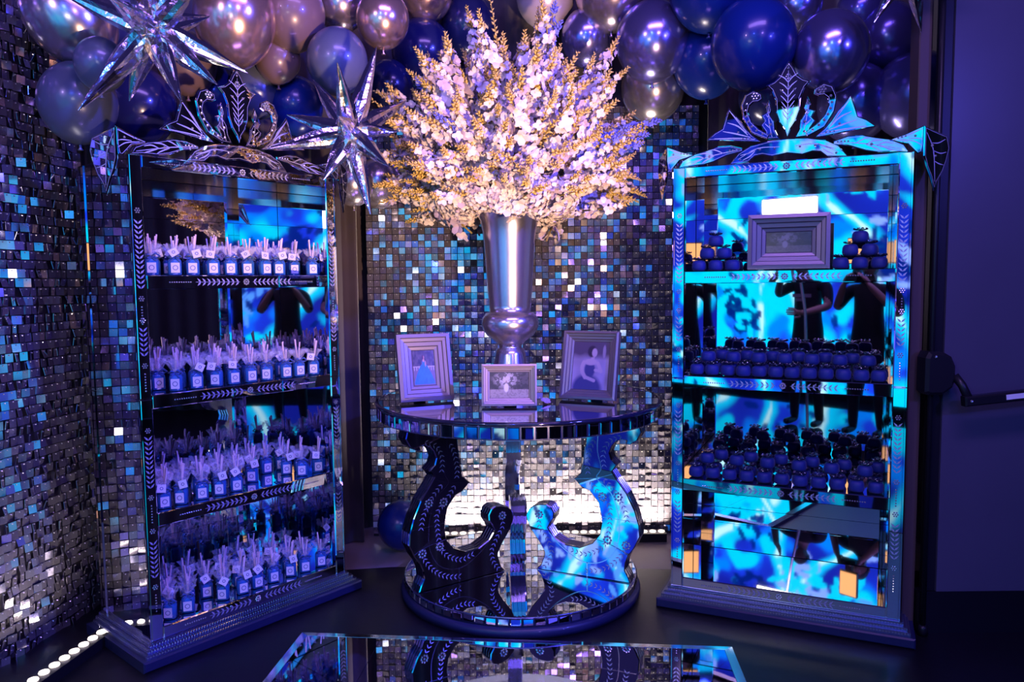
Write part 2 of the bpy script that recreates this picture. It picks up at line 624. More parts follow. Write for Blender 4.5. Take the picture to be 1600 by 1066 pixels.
# LED wash bars ------------------------------------------------------
def led_bar(loc, rz, length, step, r, m, label, tilt, power):
    root = empty('led_wash_bar', loc, rz)
    tag(root, label, 'light bar', 'LED wash bars at the backdrop feet')
    b = MB(); b.box(0, length, -0.035, 0.035, 0.0, 0.05); b.build('housing', 'black_metal', root)
    lens = MB(); lens.lathe([(r * 0.92, 0.0), (r, 0.003), (r * 0.9, 0.008), (0.004, 0.010)], 14)
    me = lens.mesh('led_lens', m)
    k = step / 2
    while k < length:
        o = link('led_lens', me, root); o.location = (k, 0, 0.05)
        k += step
    d = bpy.data.lights.new('wash_beam', 'AREA'); d.shape = 'RECTANGLE'; d.size = length; d.size_y = 0.006
    d.energy = power * length; d.color = (1, 0.84, 0.70); d.spread = 2.2
    lo = bpy.data.objects.new('wash_beam', d); COL.objects.link(lo); lo.parent = root
    lo.location = (length / 2, 0.031, 0.054); lo.rotation_euler = (PI - tilt, 0, 0)
    return root


led_bar((-0.42, 4.27, 0), 0.0, 1.30, 0.05, 0.019, 'led_white_dim', 'low LED bar glowing at the foot of the backdrop behind the table', 0.26, 52)
led_bar((-1.83, 2.27, 0.0), LW_ANG, 0.84, 0.055, 0.0195, 'led_white', 'LED bar with round white lamps on the floor beside the bottle cabinet', 0.42, 5)


# ------------------------------------------------------------------ mirrored cabinets
CW, CD, ZB, ZT, PW = 0.936, 0.47, 0.093, 1.9988, 0.0476
SHELF = [1.5414, 1.0739, 0.6035]
FLOOR_IN = 0.142


def post_engraving(x, zs, y):
    b = MB()
    for z0, z1 in zs:
        chevrons(b, [(x, z0 + 0.05), (x, z1 - 0.05)], 0.019, 0.024, 0.0075, y)
        b.mi = 1
        for zz in (z0 + 0.012, z1 - 0.012):
            rosette(b, x, zz, 0.0085, y, 0.0035, 6)
        z = z0 - 0.02
        for k in range(7):
            b.bead(x, y, z - k * 0.011, 0.0035, 5)
        b.mi = 0
    return b


def rail_engraving(x0, x1, z, y, half=0.30):
    b = MB()
    cx = (x0 + x1) / 2
    for sg in (-1, 1):
        for k in range(9):
            xx = cx + sg * (0.035 + k * 0.021)
            a = 0 if sg > 0 else PI
            b.leaf(xx, z, a + 0.8, 0.022, 0.008, y)
            b.leaf(xx, z, a - 0.8, 0.022, 0.008, y)
        b.ribbon([(cx + sg * 0.03, z), (cx + sg * 0.225, z)], 0.0015, y)
        b.mi = 1
        for k in range(10):
            b.bead(cx + sg * (0.245 + k * 0.0095), y, z, 0.0035, 5)
        b.bead(cx + sg * 0.13, y, z + 0.008, 0.0045)
        b.mi = 0
    b.mi = 1
    rosette(b, cx, z, 0.0105, y, 0.0048, 8)
    b.mi = 0
    return b


def mirror_x(p):
    return [(-x, z) for x, z in p][::-1]


TULIP_H = [(0, .094), (.012, .130), (.032, .160), (.047, .205), (.05, .255), (.066, .295), (.088, .318), (.058, .330), (.036, .348), (.020, .380), (0, .410)]
BUD = [(.03, .092), (.048, .13), (.052, .165), (.07, .195), (.062, .212), (.076, .258), (.09, .225), (.086, .205), (.106, .196), (.094, .172), (.108, .155), (.088, .125), (.085, .095)]
SCROLL = [(.078, .092), (.145, .125), (.180, .185), (.190, .245), (.172, .288), (.138, .303), (.104, .285), (.100, .262), (.118, .252), (.138, .252), (.152, .240), (.158, .212), (.142, .172), (.112, .140), (.070, .112)]
SIDE_LEAF = [(.105, .088), (.18, .094), (.26, .105), (.335, .112), (.300, .142), (.268, .158), (.255, .200), (.240, .245), (.215, .212), (.190, .186), (.168, .150), (.140, .118)]
LOW_H = [(0, .032), (.06, .022), (.10, .032), (.13, .028), (.155, .006), (.235, .000), (.200, .046), (.150, .074), (.08, .088), (0, .092)]
LONG_LEAF = [(.178, .052), (.244, .040), (.300, .018), (.343, .008), (.41, .006), (.456, .000), (.436, .032), (.388, .056), (.334, .068), (.285, .082), (.231, .082), (.178, .066)]
WING_A = [(.385, .052), (.44, .070), (.505, .098), (.505, .030), (.500, -.005), (.484, -.010), (.470, .006), (.448, .032)]
WING_B = [(.000, .096), (.055, .074), (.100, .058), (.112, .010), (.100, -.040), (.086, -.080), (.062, -.120), (.050, -.155), (.030, -.100), (.012, -.060), (.000, -.020)]


def crest(root):
    cr = empty('crest'); cr.parent = root; cr.location = (0, 0.02, ZT)
    T = 0.008

    def plate(name, poly, y, eng, beads, M=None, parent=cr):
        b = MB()
        if M: b.M = M
        b.prism(poly, y, y + T, 0.0035)
        # engraved veins and stones belong to the plate's own surface
        b.mi = 1
        for path, w in eng:
            c = curve2(path, 4)
            b.ribbon(c, [w * (0.35 + 0.65 * math.sin(PI * min(1, max(0.12, k / (len(c) - 1))))) for k in range(len(c))], y - 0.0006)
        b.ribbon(offset_poly(poly, -0.0065) + [offset_poly(poly, -0.0065)[0]], 0.0014, y - 0.0005)
        b.mi = 2
        for x, z, r in beads:
            b.bead(x, y, z, r)
        return b.build(name, ['mirror', 'etched', 'crystal'], parent)

    tul = TULIP_H + mirror_x(TULIP_H)[1:-1]
    eng = [([(0, .15), (0, .37)], .003)]
    for sg in (-1, 1):
        for k, z in enumerate([.17, .19, .21, .235, .26, .29, .32]):
            eng.append(([(0, z), (sg * .015, z + .02), (sg * (.02 + .003 * k), z + .035)], .004))
    plate('crest_tulip', tul, -0.004, eng, [(0, .305, .006), (-.024, .29, .006), (.024, .29, .006)] + [(0.009 * math.cos(a), .345 + .009 * math.sin(a), .0045) for a in np.linspace(0, 2 * PI, 7)[:-1]] + [(0, .393, .006), (0, .38, .005)])
    low = LOW_H + mirror_x(LOW_H)[1:-1]
    eng = []
    for sg in (-1, 1):
        eng += [([(sg * .03, .06), (sg * .12, .06), (sg * .2, .02)], .004), ([(sg * .12, .06), (sg * .15, .045), (sg * .19, .036)], .005), ([(sg * .13, .05), (sg * .15, .03), (sg * .18, .015)], .005)]
    plate('crest_centre_plate', low, 0.0, eng, [(-.11, .055, .006), (.11, .055, .006), (-.05, .055, .005), (.05, .055, .005), (.19, .018, .005), (-.19, .018, .005)])
    for sg in (1, -1):
        fl = (lambda P: P) if sg > 0 else mirror_x
        g = (lambda L: [([(sg * x, z) for x, z in q], w) for q, w in L])
        h = (lambda L: [(sg * x, z, r) for x, z, r in L])
        plate('crest_bud', fl(BUD), -0.006, g([([(.06, .1), (.073, .16), (.077, .23)], .003), ([(.07, .14), (.09, .16)], .004), ([(.072, .18), (.085, .195)], .004)]), h([(.068, .155, .007), (.076, .235, .004), (.075, .2, .004), (.066, .115, .006)]))
        plate('crest_scroll', fl(SCROLL), -0.009, [], h([(.098, .118, .0055), (.122, .135, .006), (.142, .153, .0065), (.156, .175, .0065), (.165, .198, .0065), (.170, .222, .006), (.165, .248, .006)] + [(.132 + .012 * math.cos(a), .277 + .012 * math.sin(a), .0055) for a in np.linspace(0, 2 * PI, 7)[:-1]] + [(.132, .277, .0055)]))
        plate('crest_side_leaf', fl(SIDE_LEAF), 0.003, g([([(.13, .1), (.2, .11), (.30, .117)], .005), ([(.15, .11), (.21, .13), (.265, .145)], .006), ([(.16, .12), (.20, .16), (.245, .18)], .006), ([(.165, .13), (.20, .18), (.238, .23)], .006), ([(.17, .14), (.19, .17), (.21, .2)], .005)]), h([(.2, .135, .0055), (.15, .105, .004), (.165, .106, .004), (.18, .107, .004)]))
        plate('crest_long_leaf', fl(LONG_LEAF), -0.002, g([([(.2, .06), (.3, .045), (.43, .015)], .004), ([(.26, .05), (.29, .065), (.31, .07)], .005), ([(.30, .044), (.33, .055), (.36, .054)], .005), ([(.34, .035), (.37, .045), (.40, .038)], .005), ([(.3, .042), (.33, .028), (.35, .016)], .005), ([(.35, .032), (.38, .02), (.4, .012)], .005)]), h([(.195, .062, .004), (.208, .062, .004), (.221, .062, .004), (.234, .061, .004), (.32, .042, .0065)]))
        plate('crest_wing', fl(WING_A), -0.012, g([([(.4, .052), (.45, .066), (.5, .085)], .004), ([(.42, .05), (.47, .04), (.5, .02)], .004), ([(.45, .05), (.48, .05), (.5, .045)], .004)]), h([(.415, .056, .004), (.428, .059, .004), (.441, .062, .004), (.475, .06, .005)]))
        M = Matrix.Translation((sg * .505, -0.012, 0)) @ Matrix.Rotation(0.55 if sg > 0 else -1.0, 4, 'Z')
        if sg > 0:
            P, gg = WING_B, (lambda L: L)
        else:
            P, gg = mirror_x(WING_B), (lambda L: [([(-x, z) for x, z in q], w) for q, w in L])
        plate('crest_wing', P, -0.002, gg([([(.01, .07), (.04, .0), (.05, -.12)], .004), ([(.03, .03), (.06, .03), (.09, .045)], .004), ([(.04, 0), (.07, -.01), (.095, -.005)], .004), ([(.045, -.04), (.065, -.05), (.085, -.055)], .004)]),
              [(sg * .035, .02, .0065), (sg * .05, -.02, .005)], M)
    return cr


def build_cabinet():
    root = empty('mirrored_cabinet')
    hw = CW / 2
    zm = 1.062
    for sg in (-1, 1):
        for z0, z1, zs in ((ZB, zm, [(0.30, 0.55), (0.66, 0.95)]), (zm, ZT, [(1.18, 1.38), (1.44, 1.80)])):
            x0 = sg * hw - (PW if sg > 0 else 0)
            b = MB(); b.box(x0, x0 + PW, 0.0, 0.03, z0 + 0.0008, z1 - 0.0008, 0.004)
            post = b.build('post', 'mirror', root)
            post_engraving(x0 + PW / 2, zs, -0.0008).build('engraving', ['etched', 'crystal'], post)['kind'] = 'stuff'
    b = MB(); b.box(-hw + PW, hw - PW, 0.0, 0.03, ZT - 0.047, ZT, 0.004); r = b.build('top_rail', 'mirror', root)
    rail_engraving(-hw, hw, ZT - 0.0235, -0.0008).build('engraving', ['etched', 'crystal'], r)['kind'] = 'stuff'
    b = MB(); b.box(-hw + PW, hw - PW, 0.0, 0.03, ZB, FLOOR_IN, 0.004); r = b.build('bottom_rail', 'mirror', root)
    rail_engraving(-hw, hw, (ZB + FLOOR_IN) / 2, -0.0008).build('engraving', ['etched', 'crystal'], r)['kind'] = 'stuff'
    b = MB(); b.box(-hw, hw, 0.031, CD, ZT - 0.03, ZT); b.build('top_board', 'mirror_dark', root)
    b = MB(); b.box(-hw + 0.012, hw - 0.012, 0.031, CD - 0.012, ZB, FLOOR_IN - 0.001); b.build('bottom_board', 'mirror', root)
    for z in SHELF:
        b = MB(); b.box(-hw + 0.014, hw - 0.014, 0.012, CD - 0.014, z - 0.05, z)
        sh = b.build('shelf', 'mirror', root)
        b = MB(); b.box(-hw + PW, hw - PW, 0.002, 0.0118, z - 0.054, z + 0.0005, 0.003); e = b.build('shelf_edge', 'mirror', sh)
        b = rail_engraving(-hw, hw, z - 0.027, 0.0012); b.M = Matrix.Identity(4)
        b.build('engraving', ['etched', 'crystal'], sh)['kind'] = 'stuff'
    # back made of mirror panels, slightly out of true
    zs = [FLOOR_IN, 0.355, SHELF[2] - 0.052, SHELF[1] - 0.052, SHELF[0] - 0.052, 1.80, ZT - 0.031]
    rr = random.Random(3)
    for a, c in zip(zs, zs[1:]):
        b = MB()
        b.M = Matrix.Translation((0, CD - 0.012, (a + c) / 2)) @ Matrix.Rotation(rr.uniform(-0.006, 0.006), 4, 'X')
        b.box(-hw + 0.014, hw - 0.014, 0.0, 0.008, -(c - a) / 2 + 0.001, (c - a) / 2 - 0.001)
        b.build('back_panel', 'mirror', root)
    # sides: mirror panels in two tiers with narrow bevelled strips at the edges
    for sg in (-1, 1):
        for z0, z1 in ((ZB, zm), (zm, ZT)):
            x0, x1 = (-hw, -hw + 0.012) if sg < 0 else (hw - 0.012, hw)
            b = MB(); b.box(x0, x1, 0.031, CD, z0 + 0.0008, z1 - 0.0008)
            sp = b.build('side_panel', 'mirror', root)
            xo = -hw - 0.004 if sg < 0 else hw
            for y0, y1 in ((0.0, 0.030), (0.030, 0.075), (CD - 0.05, CD)):
                b = MB(); b.box(xo, xo + 0.004, y0 + 0.001, y1 - 0.001, z0 + 0.002, z1 - 0.002)
                b.build('side_strip', 'mirror', sp)
    b = MB(); b.box(-hw, hw, CD - 0.003, CD + 0.006, ZB, ZT); b.build('backing_board', 'plinth', root)
    # stepped moulding with rows of little facets, and the plinth
    b = MB()
    for k, (o, z0, z1) in enumerate(((0.014, 0.080, 0.094), (0.028, 0.066, 0.080), (0.040, 0.050, 0.066))):
        b.box(-hw - o, hw + o, -o, CD, z0, z1)
    mo = b.build('base_moulding', 'moulding', root)
    f = MB()
    for o, z0 in ((0.014, 0.082), (0.028, 0.068), (0.040, 0.053)):
        n = int((CW + 2 * o) / 0.0115)
        for k in range(n):
            x = -hw - o + (k + 0.15) * (CW + 2 * o) / n
            f.box(x, x + 0.008, -o - 0.0022, -o + 0.001, z0, z0 + 0.0095, 0.0018)
        n = int((CD + o) / 0.0115)
        for sg in (-1, 1):
            for k in range(n):
                y = -o + (k + 0.15) * (CD + o) / n
                xx = sg * (hw + o)
                f.box(xx - 0.001 if sg > 0 else xx - 0.0022, xx + 0.0022 if sg > 0 else xx + 0.001, y, y + 0.008, z0, z0 + 0.0095)
    fo = f.build('moulding_facets', 'mirror_worn', mo); fo['kind'] = 'stuff'
    b = MB(); b.box(-hw - 0.06, hw + 0.06, -0.06, CD + 0.02, 0.007, 0.05, 0.006); b.build('plinth', 'plinth', root)
    crest(root)
    return root


CAB_L = build_cabinet()
CAB_R = copy_tree(CAB_L)
L_POS, L_TH = (-1.13335, 3.2358), 0.86971
R_POS, R_TH = (1.15496, 3.19684), -0.42222
CAB_L.location = (*L_POS, 0); CAB_L.rotation_euler.z = L_TH
CAB_R.location = (*R_POS, 0); CAB_R.rotation_euler.z = R_TH
tag(CAB_L, 'tall mirrored cabinet with engraved frame, shelves crowded with small bottles', 'cabinet', 'mirrored display cabinets')
tag(CAB_R, 'tall mirrored cabinet with engraved frame, shelves of dark blue wrapped sweets', 'cabinet', 'mirrored display cabinets')


def cab_to_world(pos, th, u, v, z):
    c, s = math.cos(th), math.sin(th)
    return (pos[0] + u * c - v * s, pos[1] + u * s + v * c, z)


# ------------------------------------------------------------------ round mirrored table
TX, TY, TR, TZ, TZB, BR, BZ = 0.03, 3.63, 0.68, 0.9444, 0.871, 0.569, 0.0959
TABLE = empty('round_table', (TX, TY, 0))
tag(TABLE, 'round mirrored table on three engraved scroll legs', 'table')
b = MB(); b.lathe([(TR - 0.012, TZ - 0.012), (TR - 0.012, TZ)], 96, smooth=False); b.build('table_top', 'mirror', TABLE)
b = MB(); b.lathe([(TR - 0.0115, TZ - 0.013), (TR + 0.006, TZ - 0.013), (TR + 0.008, TZ - 0.008), (TR + 0.006, TZ + 0.001), (TR - 0.0115, TZ + 0.001)], 96, cap0=False, cap1=False); b.build('glass_rim', 'glass_rim', TABLE)
b = MB(); b.lathe([(TR - 0.06, TZB), (TR - 0.008, TZB), (TR - 0.003, TZB + 0.003), (TR - 0.003, TZ - 0.016), (TR - 0.06, TZ - 0.0135)], 96, smooth=False); b.build('apron', 'moulding', TABLE)


def tile_ring(n, R, z0, z1, seed):
    w = 2 * PI * R / n * 0.86
    b = MB(); b.box(-w / 2, w / 2, -0.004, 0.0, z0, z1, 0.003)
    me = b.mesh('mirror_tile', 'mirror')
    rr = random.Random(seed)
    for k in range(n):
        a = 2 * PI * (k + 0.5) / n
        o = link('mirror_tile', me, TABLE)
        o.matrix_local = Matrix.Rotation(a + PI / 2, 4, 'Z') @ Matrix.Translation((0, -R, 0)) @ Matrix.Rotation(rr.uniform(-0.05, 0.05), 4, 'Z')


tile_ring(76, TR - 0.0025, TZB + 0.006, TZ - 0.018, 1)
b = MB(); b.lathe([(BR - 0.006, BZ - 0.01), (BR - 0.006, BZ)], 96, smooth=False); b.build('base_mirror', 'mirror', TABLE)
b = MB(); b.lathe([(BR - 0.02, 0.05), (BR - 0.003, 0.052), (BR - 0.003, BZ - 0.004), (BR, BZ), (BR - 0.0055, BZ + 0.001), (BR - 0.0055, BZ - 0.011)], 96, cap0=False, cap1=False); b.build('base_rim', 'moulding', TABLE)
tile_ring(68, BR - 0.0028, 0.060, BZ - 0.005, 2)
b = MB(); b.lathe([(BR - 0.02, 0.007), (BR + 0.012, 0.008), (BR + 0.016, 0.03), (BR + 0.008, 0.05), (BR - 0.02, 0.054)], 96); b.build('base_plinth', 'plinth', TABLE)

LEG = [(.35, .868), (.575, .868), (.598, .841), (.606, .811), (.585, .773), (.551, .75), (.531, .752), (.536, .769), (.511, .773), (.483, .758), (.466, .737), (.454, .705), (.463, .676), (.49, .651), (.466, .618), (.49, .583), (.538, .52), (.576, .443), (.596, .378), (.6, .324), (.573, .266), (.546, .228), (.532, .191), (.528, .156), (.545, .124), (.555, .0975), (.082, .0975), (.108, .124), (.126, .173), (.126, .19), (.099, .236), (.053, .296), (.034, .34), (.030, .362), (.044, .392), (.071, .414), (.101, .423), (.138, .426), (.161, .416), (.177, .389), (.175, .361), (.156, .334), (.145, .311), (.175, .268), (.234, .24), (.307, .236), (.371, .266), (.407, .313), (.416, .369), (.414, .397), (.4, .464), (.357, .515), (.315, .531), (.279, .566), (.315, .6), (.329, .657), (.337, .726)]
B_LINES = [[(.383, .761), (.365, .729), (.354, .687), (.347, .638), (.35, .597)], [(.361, .563), (.389, .525), (.41, .505)], [(.43, .482), (.456, .443), (.456, .374), (.448, .31)],
           [(.435, .27), (.4, .235), (.335, .205), (.27, .217)], [(.511, .787), (.456, .76), (.431, .72), (.424, .679), (.428, .645)], [(.428, .577), (.463, .546), (.487, .517)],
           [(.507, .482), (.528, .444), (.538, .398)], [(.528, .25), (.498, .207), (.456, .167), (.399, .137), (.349, .127)], [(.1, .343), (.1, .316), (.137, .263), (.163, .209), (.155, .158), (.129, .118)]]
DIVIDE = [(.4, .80), (.397, .711), (.414, .63), (.393, .58), (.456, .525), (.49, .447), (.501, .38), (.497, .29), (.456, .208), (.385, .17), (.306, .173), (.212, .23), (.150, .290)]
ROS = [(.421, .494), (.497, .502), (.445, .29), (.535, .275), (.1, .372)]


def build_leg(y_front, side):
    """profile stands in the x,z plane; side = -1 puts the engraved face towards -y, +1 towards +y"""
    th = 0.08
    leg = empty('leg'); leg.parent = TABLE
    b = MB()
    # ridged flank: slabs stepping in and out
    n = 7
    t = (th - 0.010) / n
    inner = offset_poly(LEG, -0.006)
    for k in range(n):
        poly = LEG if k % 2 == 0 else inner
        y0 = 0.010 + k * t
        if side < 0:
            b.prism(poly, y_front + y0, y_front + y0 + t, 0.002 if k % 2 == 0 else 0)
        else:
            b.prism(poly, y_front - y0 - t, y_front - y0, 0)
    b.build('leg_body', 'mirror_dark', leg)
    f = MB()
    if side > 0:
        f.M = Matrix.Translation((0, 2 * y_front, 0)) @ Matrix.Scale(-1, 4, (0, 1, 0))
    f.prism(LEG, y_front, y_front + 0.010, 0.004)
    f.build('leg_face', 'mirror', leg)
    e = MB(); e.M = f.M.copy()
    yy = y_front - 0.0008
    for p in B_LINES:
        chevrons(e, curve2(p, 4), 0.0225, 0.021, 0.006, yy)
    e.mi = 2
    e.ribbon(curve2(DIVIDE, 4), 0.0045, yy)
    e.ribbon([(.279, .566), (.393, .58), (.47, .607)], 0.003, yy)
    e.ribbon([(.414, .397), (.5, .394), (.585, .392)], 0.0025, yy)
    e.ribbon([(.345, .168), (.345, .0985)], 0.007, yy)
    e.ribbon(curve2([(.337, .726), (.329, .657), (.315, .6)], 3), 0.003, yy)
    e.mi = 1
    for x, z in ROS:
        rosette(e, x, z, 0.0165, yy, 0.0062, 8)
    e.build('engraving', ['etched', 'crystal', 'bevel'], leg)['kind'] = 'stuff'
    return leg


lg = build_leg(0.005, -1); lg.rotation_euler.z = math.radians(-24)
lg = build_leg(-0.005, 1); lg.rotation_euler.z = math.radians(-146)
lg = build_leg(-0.04, -1); lg.rotation_euler.z = math.radians(95)

# vase and flowers ----------------------------------------------------
VX, VY = -0.008, 3.64
b = MB()
b.lathe([(0.105, TZ + 0.001), (0.11, TZ + 0.008), (0.106, 0.975), (0.098, 1.03), (0.086, 1.095), (0.074, 1.155), (0.068, 1.178), (0.056, 1.186), (0.054, 1.194), (0.072, 1.215), (0.112, 1.245), (0.132, 1.275), (0.1385, 1.302), (0.134, 1.33), (0.117, 1.352),
         (0.099, 1.359), (0.101, 1.39), (0.1085, 1.47), (0.116, 1.612), (0.1235, 1.70), (0.128, 1.745), (0.138, 1.793), (0.153, 1.825), (0.166, 1.838), (0.168, 1.844), (0.16, 1.845), (0.13, 1.80), (0.115, 1.70), (0.05, 1.62)], 64, cap1=True)
v = b.build('trumpet_vase', 'silver_vase'); v.location = (VX, VY, 0)
tag(v, 'tall silver trumpet vase with bulbous knop on the round table', 'vase')


def petal(b, base, out, up, ln, wd):
    """cupped petal: six points, bent in the middle"""
    side = out.cross(up).normalized() * wd / 2
    m = base + out * ln * 0.55 + up * ln * 0.22
    t = base + out * ln + up * ln * 0.05
    b.add([base - side * 0.25, base + side * 0.25, m + side, m - side, t + side * 0.55, t - side * 0.55],
          [(0, 1, 2, 3), (3, 2, 4, 5)], True)


def floret(b, p, d, size, rr, n=5):
    d = d.normalized()
    a = d.orthogonal().normalized()
    c = d.cross(a)
    ph = rr.uniform(0, 6.28)
    for k in range(n):
        q = ph + 2 * PI * k / n
        o = (a * math.cos(q) + c * math.sin(q)) * 0.85 + d * 0.35
        petal(b, p, o.normalized(), (d - o * 0.2).normalized(), size * rr.uniform(0.8, 1.15), size * 0.9)


def spike_mesh(seed, ln, cols, fl0, fl1, size, budfrac):
    rr = random.Random(seed)
    b = MB(); b.smooth = True
    b.mi = 2
    bend = rr.uniform(-0.09, 0.09)
    axis = lambda t: Vector((bend * t * t, bend * 0.5 * t * t, t * ln))
    b.tube([axis(k / 5) for k in range(6)], [0.005 - 0.0006 * k for k in range(6)], 5)
    nf = int((fl1 - fl0) * ln / 0.0088)
    for k in range(nf):
        t = fl0 + (fl1 - fl0) * k / nf
        a = k * 2.4 + rr.uniform(-0.3, 0.3)
        d = Vector((math.cos(a), math.sin(a), rr.uniform(0.0, 0.9)))
        s = size * (1 - 0.50 * (t - fl0) / (fl1 - fl0)) * rr.uniform(0.65, 1.3)
        b.mi = 0 if rr.random() < 0.72 else 1
        floret(b, axis(t) + d.normalized() * s * rr.uniform(0.4, 1.15), d, s, rr, 4)
    nb = int(budfrac * 34)
    b.mi = 3
    for k in range(nb):
        t = fl1 - 0.06 + (1.0 - fl1 + 0.06) * k / nb
        a = k * 2.4
        r = 0.0145 * (1.15 - 0.75 * k / nb) * rr.uniform(0.8, 1.2)
        d = Vector((math.cos(a), math.sin(a), 0.9)).normalized()
        c = axis(t) + Vector((d.x, d.y, 0)) * r * 0.9
        o = d.orthogonal().normalized() * r * 0.55; q = d.cross(o)
        b.add([c - d * r, c + o, c + q, c - o, c - q, c + d * r * 1.4], [(0, 2, 1), (0, 3, 2), (0, 4, 3), (0, 1, 4), (5, 1, 2), (5, 2, 3), (5, 3, 4), (5, 4, 1)], True)
    return b.mesh('flower_spike', cols)


CREAM = ['petal_cream', 'petal_pink_shaded', 'stem', 'bud']
SPIKES = [spike_mesh(20 + k, 0.31 + 0.02 * (k % 3), CREAM, 0.08, 0.76 + 0.03 * (k % 3), 0.036, 0.6) for k in range(8)]
DELPH = [spike_mesh(40 + k, 0.30, ['petal_blue', 'petal_blue', 'stem', 'petal_blue'], 0.2, 0.88, 0.024, 0.4) for k in range(2)]
SPRIG = spike_mesh(60, 0.42, CREAM, 0.10, 0.2, 0.02, 1.1)


def ball_mesh(seed, R, n, cols, size):
    rr = random.Random(seed)
    b = MB(); b.smooth = True
    for k in range(n):
        z = 1 - 2 * (k + 0.5) / n
        a = k * 2.39996
        d = Vector((math.sqrt(1 - z * z) * math.cos(a), math.sqrt(1 - z * z) * math.sin(a), z))
        b.mi = 0 if rr.random() < 0.8 else 1
        floret(b, d * R * rr.uniform(0.78, 1.12), d + Vector((rr.uniform(-.3, .3), rr.uniform(-.3, .3), rr.uniform(-.3, .3))), size, rr, 4)
    b.mi = 1
    b.lathe([(0.004, -R * 0.86), (R * 0.6, -R * 0.62), (R * 0.86, 0), (R * 0.6, R * 0.62), (0.004, R * 0.86)], 10)
    return b.mesh('hydrangea_head', cols)


HYD = [ball_mesh(70 + k, 0.075, 110, ['petal_cream', 'petal_pink_shaded'], 0.02) for k in range(2)]
BOUQ = empty('flower_arrangement', (VX, VY, 1.80))
tag(BOUQ, 'huge domed arrangement of cream flower spikes in the silver vase', 'flowers')
rr = random.Random(101)


def put(name, me, tip, base, roll, sc):
    d = (tip - base)
    L = max(v_.co.z for v_ in me.vertices)
    o = link(name, me, BOUQ)
    q = d.to_track_quat('Z', 'Y').to_matrix().to_4x4()
    o.matrix_local = Matrix.Translation(tip - d.normalized() * L * sc) @ q @ Matrix.Rotation(roll, 4, 'Z') @ Matrix.Scale(sc, 4)


C0 = Vector((0, 0, 0.10))
CE = Vector((0.012, 0, 0.40))
def dome(d, R):
    k = 1.0
    h = math.hypot(d.x, d.y)
    if d.z < 0 and h > 1e-3: k = h ** 0.35 / h
    return CE + Vector((d.x * k * 0.60 * R, d.y * k * (0.57 if d.y < 0 else 0.42) * R, d.z * 0.455 * R))


N = 230
for k in range(N):
    z = 1 - 1.66 * (k + 0.5) / N
    a = k * 2.39996 + rr.uniform(-0.3, 0.3)
    s = math.sqrt(max(0, 1 - z * z))
    d = Vector((s * math.cos(a), s * math.sin(a), z))
    R = rr.choice([1.0, 0.94, 1.05, 0.86, 1.12, 0.8]) * rr.uniform(0.95, 1.05)
    if z > 0.55: R *= rr.uniform(0.92, 1.14)
    tip = dome(d, R)
    if tip.z < -0.02: tip.z = rr.uniform(-0.03, 0.05)
    base = C0 + Vector((rr.uniform(-.2, .2), rr.uniform(-.2, .2), 0.16 * max(0, 1 - abs(z)) - rr.uniform(0, 0.26)))
    if rr.random() < 0.06:
        put('flower_spike', SPRIG, tip * 1.0 + d * 0.05, base, rr.uniform(0, 6.28), 0.95)
    else:
        put('flower_spike', rr.choice(SPIKES), tip, base, rr.uniform(0, 6.28), rr.uniform(0.8, 1.1))
for k in range(170):
    z = 1 - 1.8 * (k + 0.5) / 170
    a = k * 2.39996 + 1.0
    s = math.sqrt(max(0, 1 - z * z))
    d = Vector((s * math.cos(a), s * math.sin(a), z))
    tip = dome(d, rr.uniform(0.62, 0.88))
    if tip.z < -0.03: tip.z = rr.uniform(-0.03, 0.04)
    put('flower_spike', rr.choice(SPIKES), tip, C0 + Vector((rr.uniform(-.15, .15), rr.uniform(-.1, .15), rr.uniform(-0.05, 0.15))), rr.uniform(0, 6.28), rr.uniform(0.8, 1.05))
for k in range(64):
    a = 2 * PI * k / 64 + rr.uniform(-0.1, 0.1)
    q = rr.uniform(0.50, 0.665)
    zz = rr.uniform(0.0, 0.34)
    tip = Vector((q * math.cos(a), q * math.sin(a) * (0.9 if math.sin(a) < 0 else 0.68), zz))
    put('flower_spike', rr.choice(SPIKES), tip, Vector((rr.uniform(-.06, .06), rr.uniform(-.06, .06), zz * 0.6 + rr.uniform(0.0, 0.10))), rr.uniform(0, 6.28), rr.uniform(0.8, 1.0))
BLOOM = ball_mesh(90, 0.26, 420, ['petal_pink_shaded', 'petal_cream'], 0.034)
o = link('inner_blossom', BLOOM, BOUQ); o.location = (0, 0, 0.36); o.scale = (1.1, 0.95, 1.0)
for px, py, dp in [(1000, 215, 3.45), (975, 205, 3.36), (990, 235, 3.38), (960, 225, 3.3), (655, 140, 3.42), (690, 190, 3.2), (868, 45, 3.5), (860, 75, 3.45), (866, 20, 3.55), (1020, 190, 3.6)]:
    tip = at(px, py, dp) - Vector((VX, VY, 1.80))
    put('delphinium_spike', rr.choice(DELPH), tip + (tip - C0).normalized() * 0.05, C0 + Vector((0, 0, 0.1)), rr.uniform(0, 6.28), 0.85)
for k in range(22):
    a = 2 * PI * k / 22 + rr.uniform(-0.1, 0.1)
    q = rr.uniform(0.20, 0.33)
    o = link('hydrangea_head', HYD[k % 2], BOUQ)
    o.location = (q * math.cos(a), q * math.sin(a), 0.06 + (q - 0.2) * 0.25 + rr.uniform(-.012, .025))
    o.rotation_euler = (rr.uniform(0, 3), rr.uniform(0, 3), 0); s = rr.uniform(0.6, 0.95); o.scale = (s * 1.1, s, s * 0.8)
for k in range(10):
    a = PI + PI * (k + 0.5) / 10
    o = link('hydrangea_head', HYD[k % 2], BOUQ)
    o.location = (0.29 * math.cos(a), 0.36 * math.sin(a) + 0.05, 0.06 + rr.uniform(-.015, .02))
    o.rotation_euler = (rr.uniform(0, 3), rr.uniform(0, 3), 0); s = rr.uniform(0.65, 0.9); o.scale = (s * 1.15, s, s * 0.85)
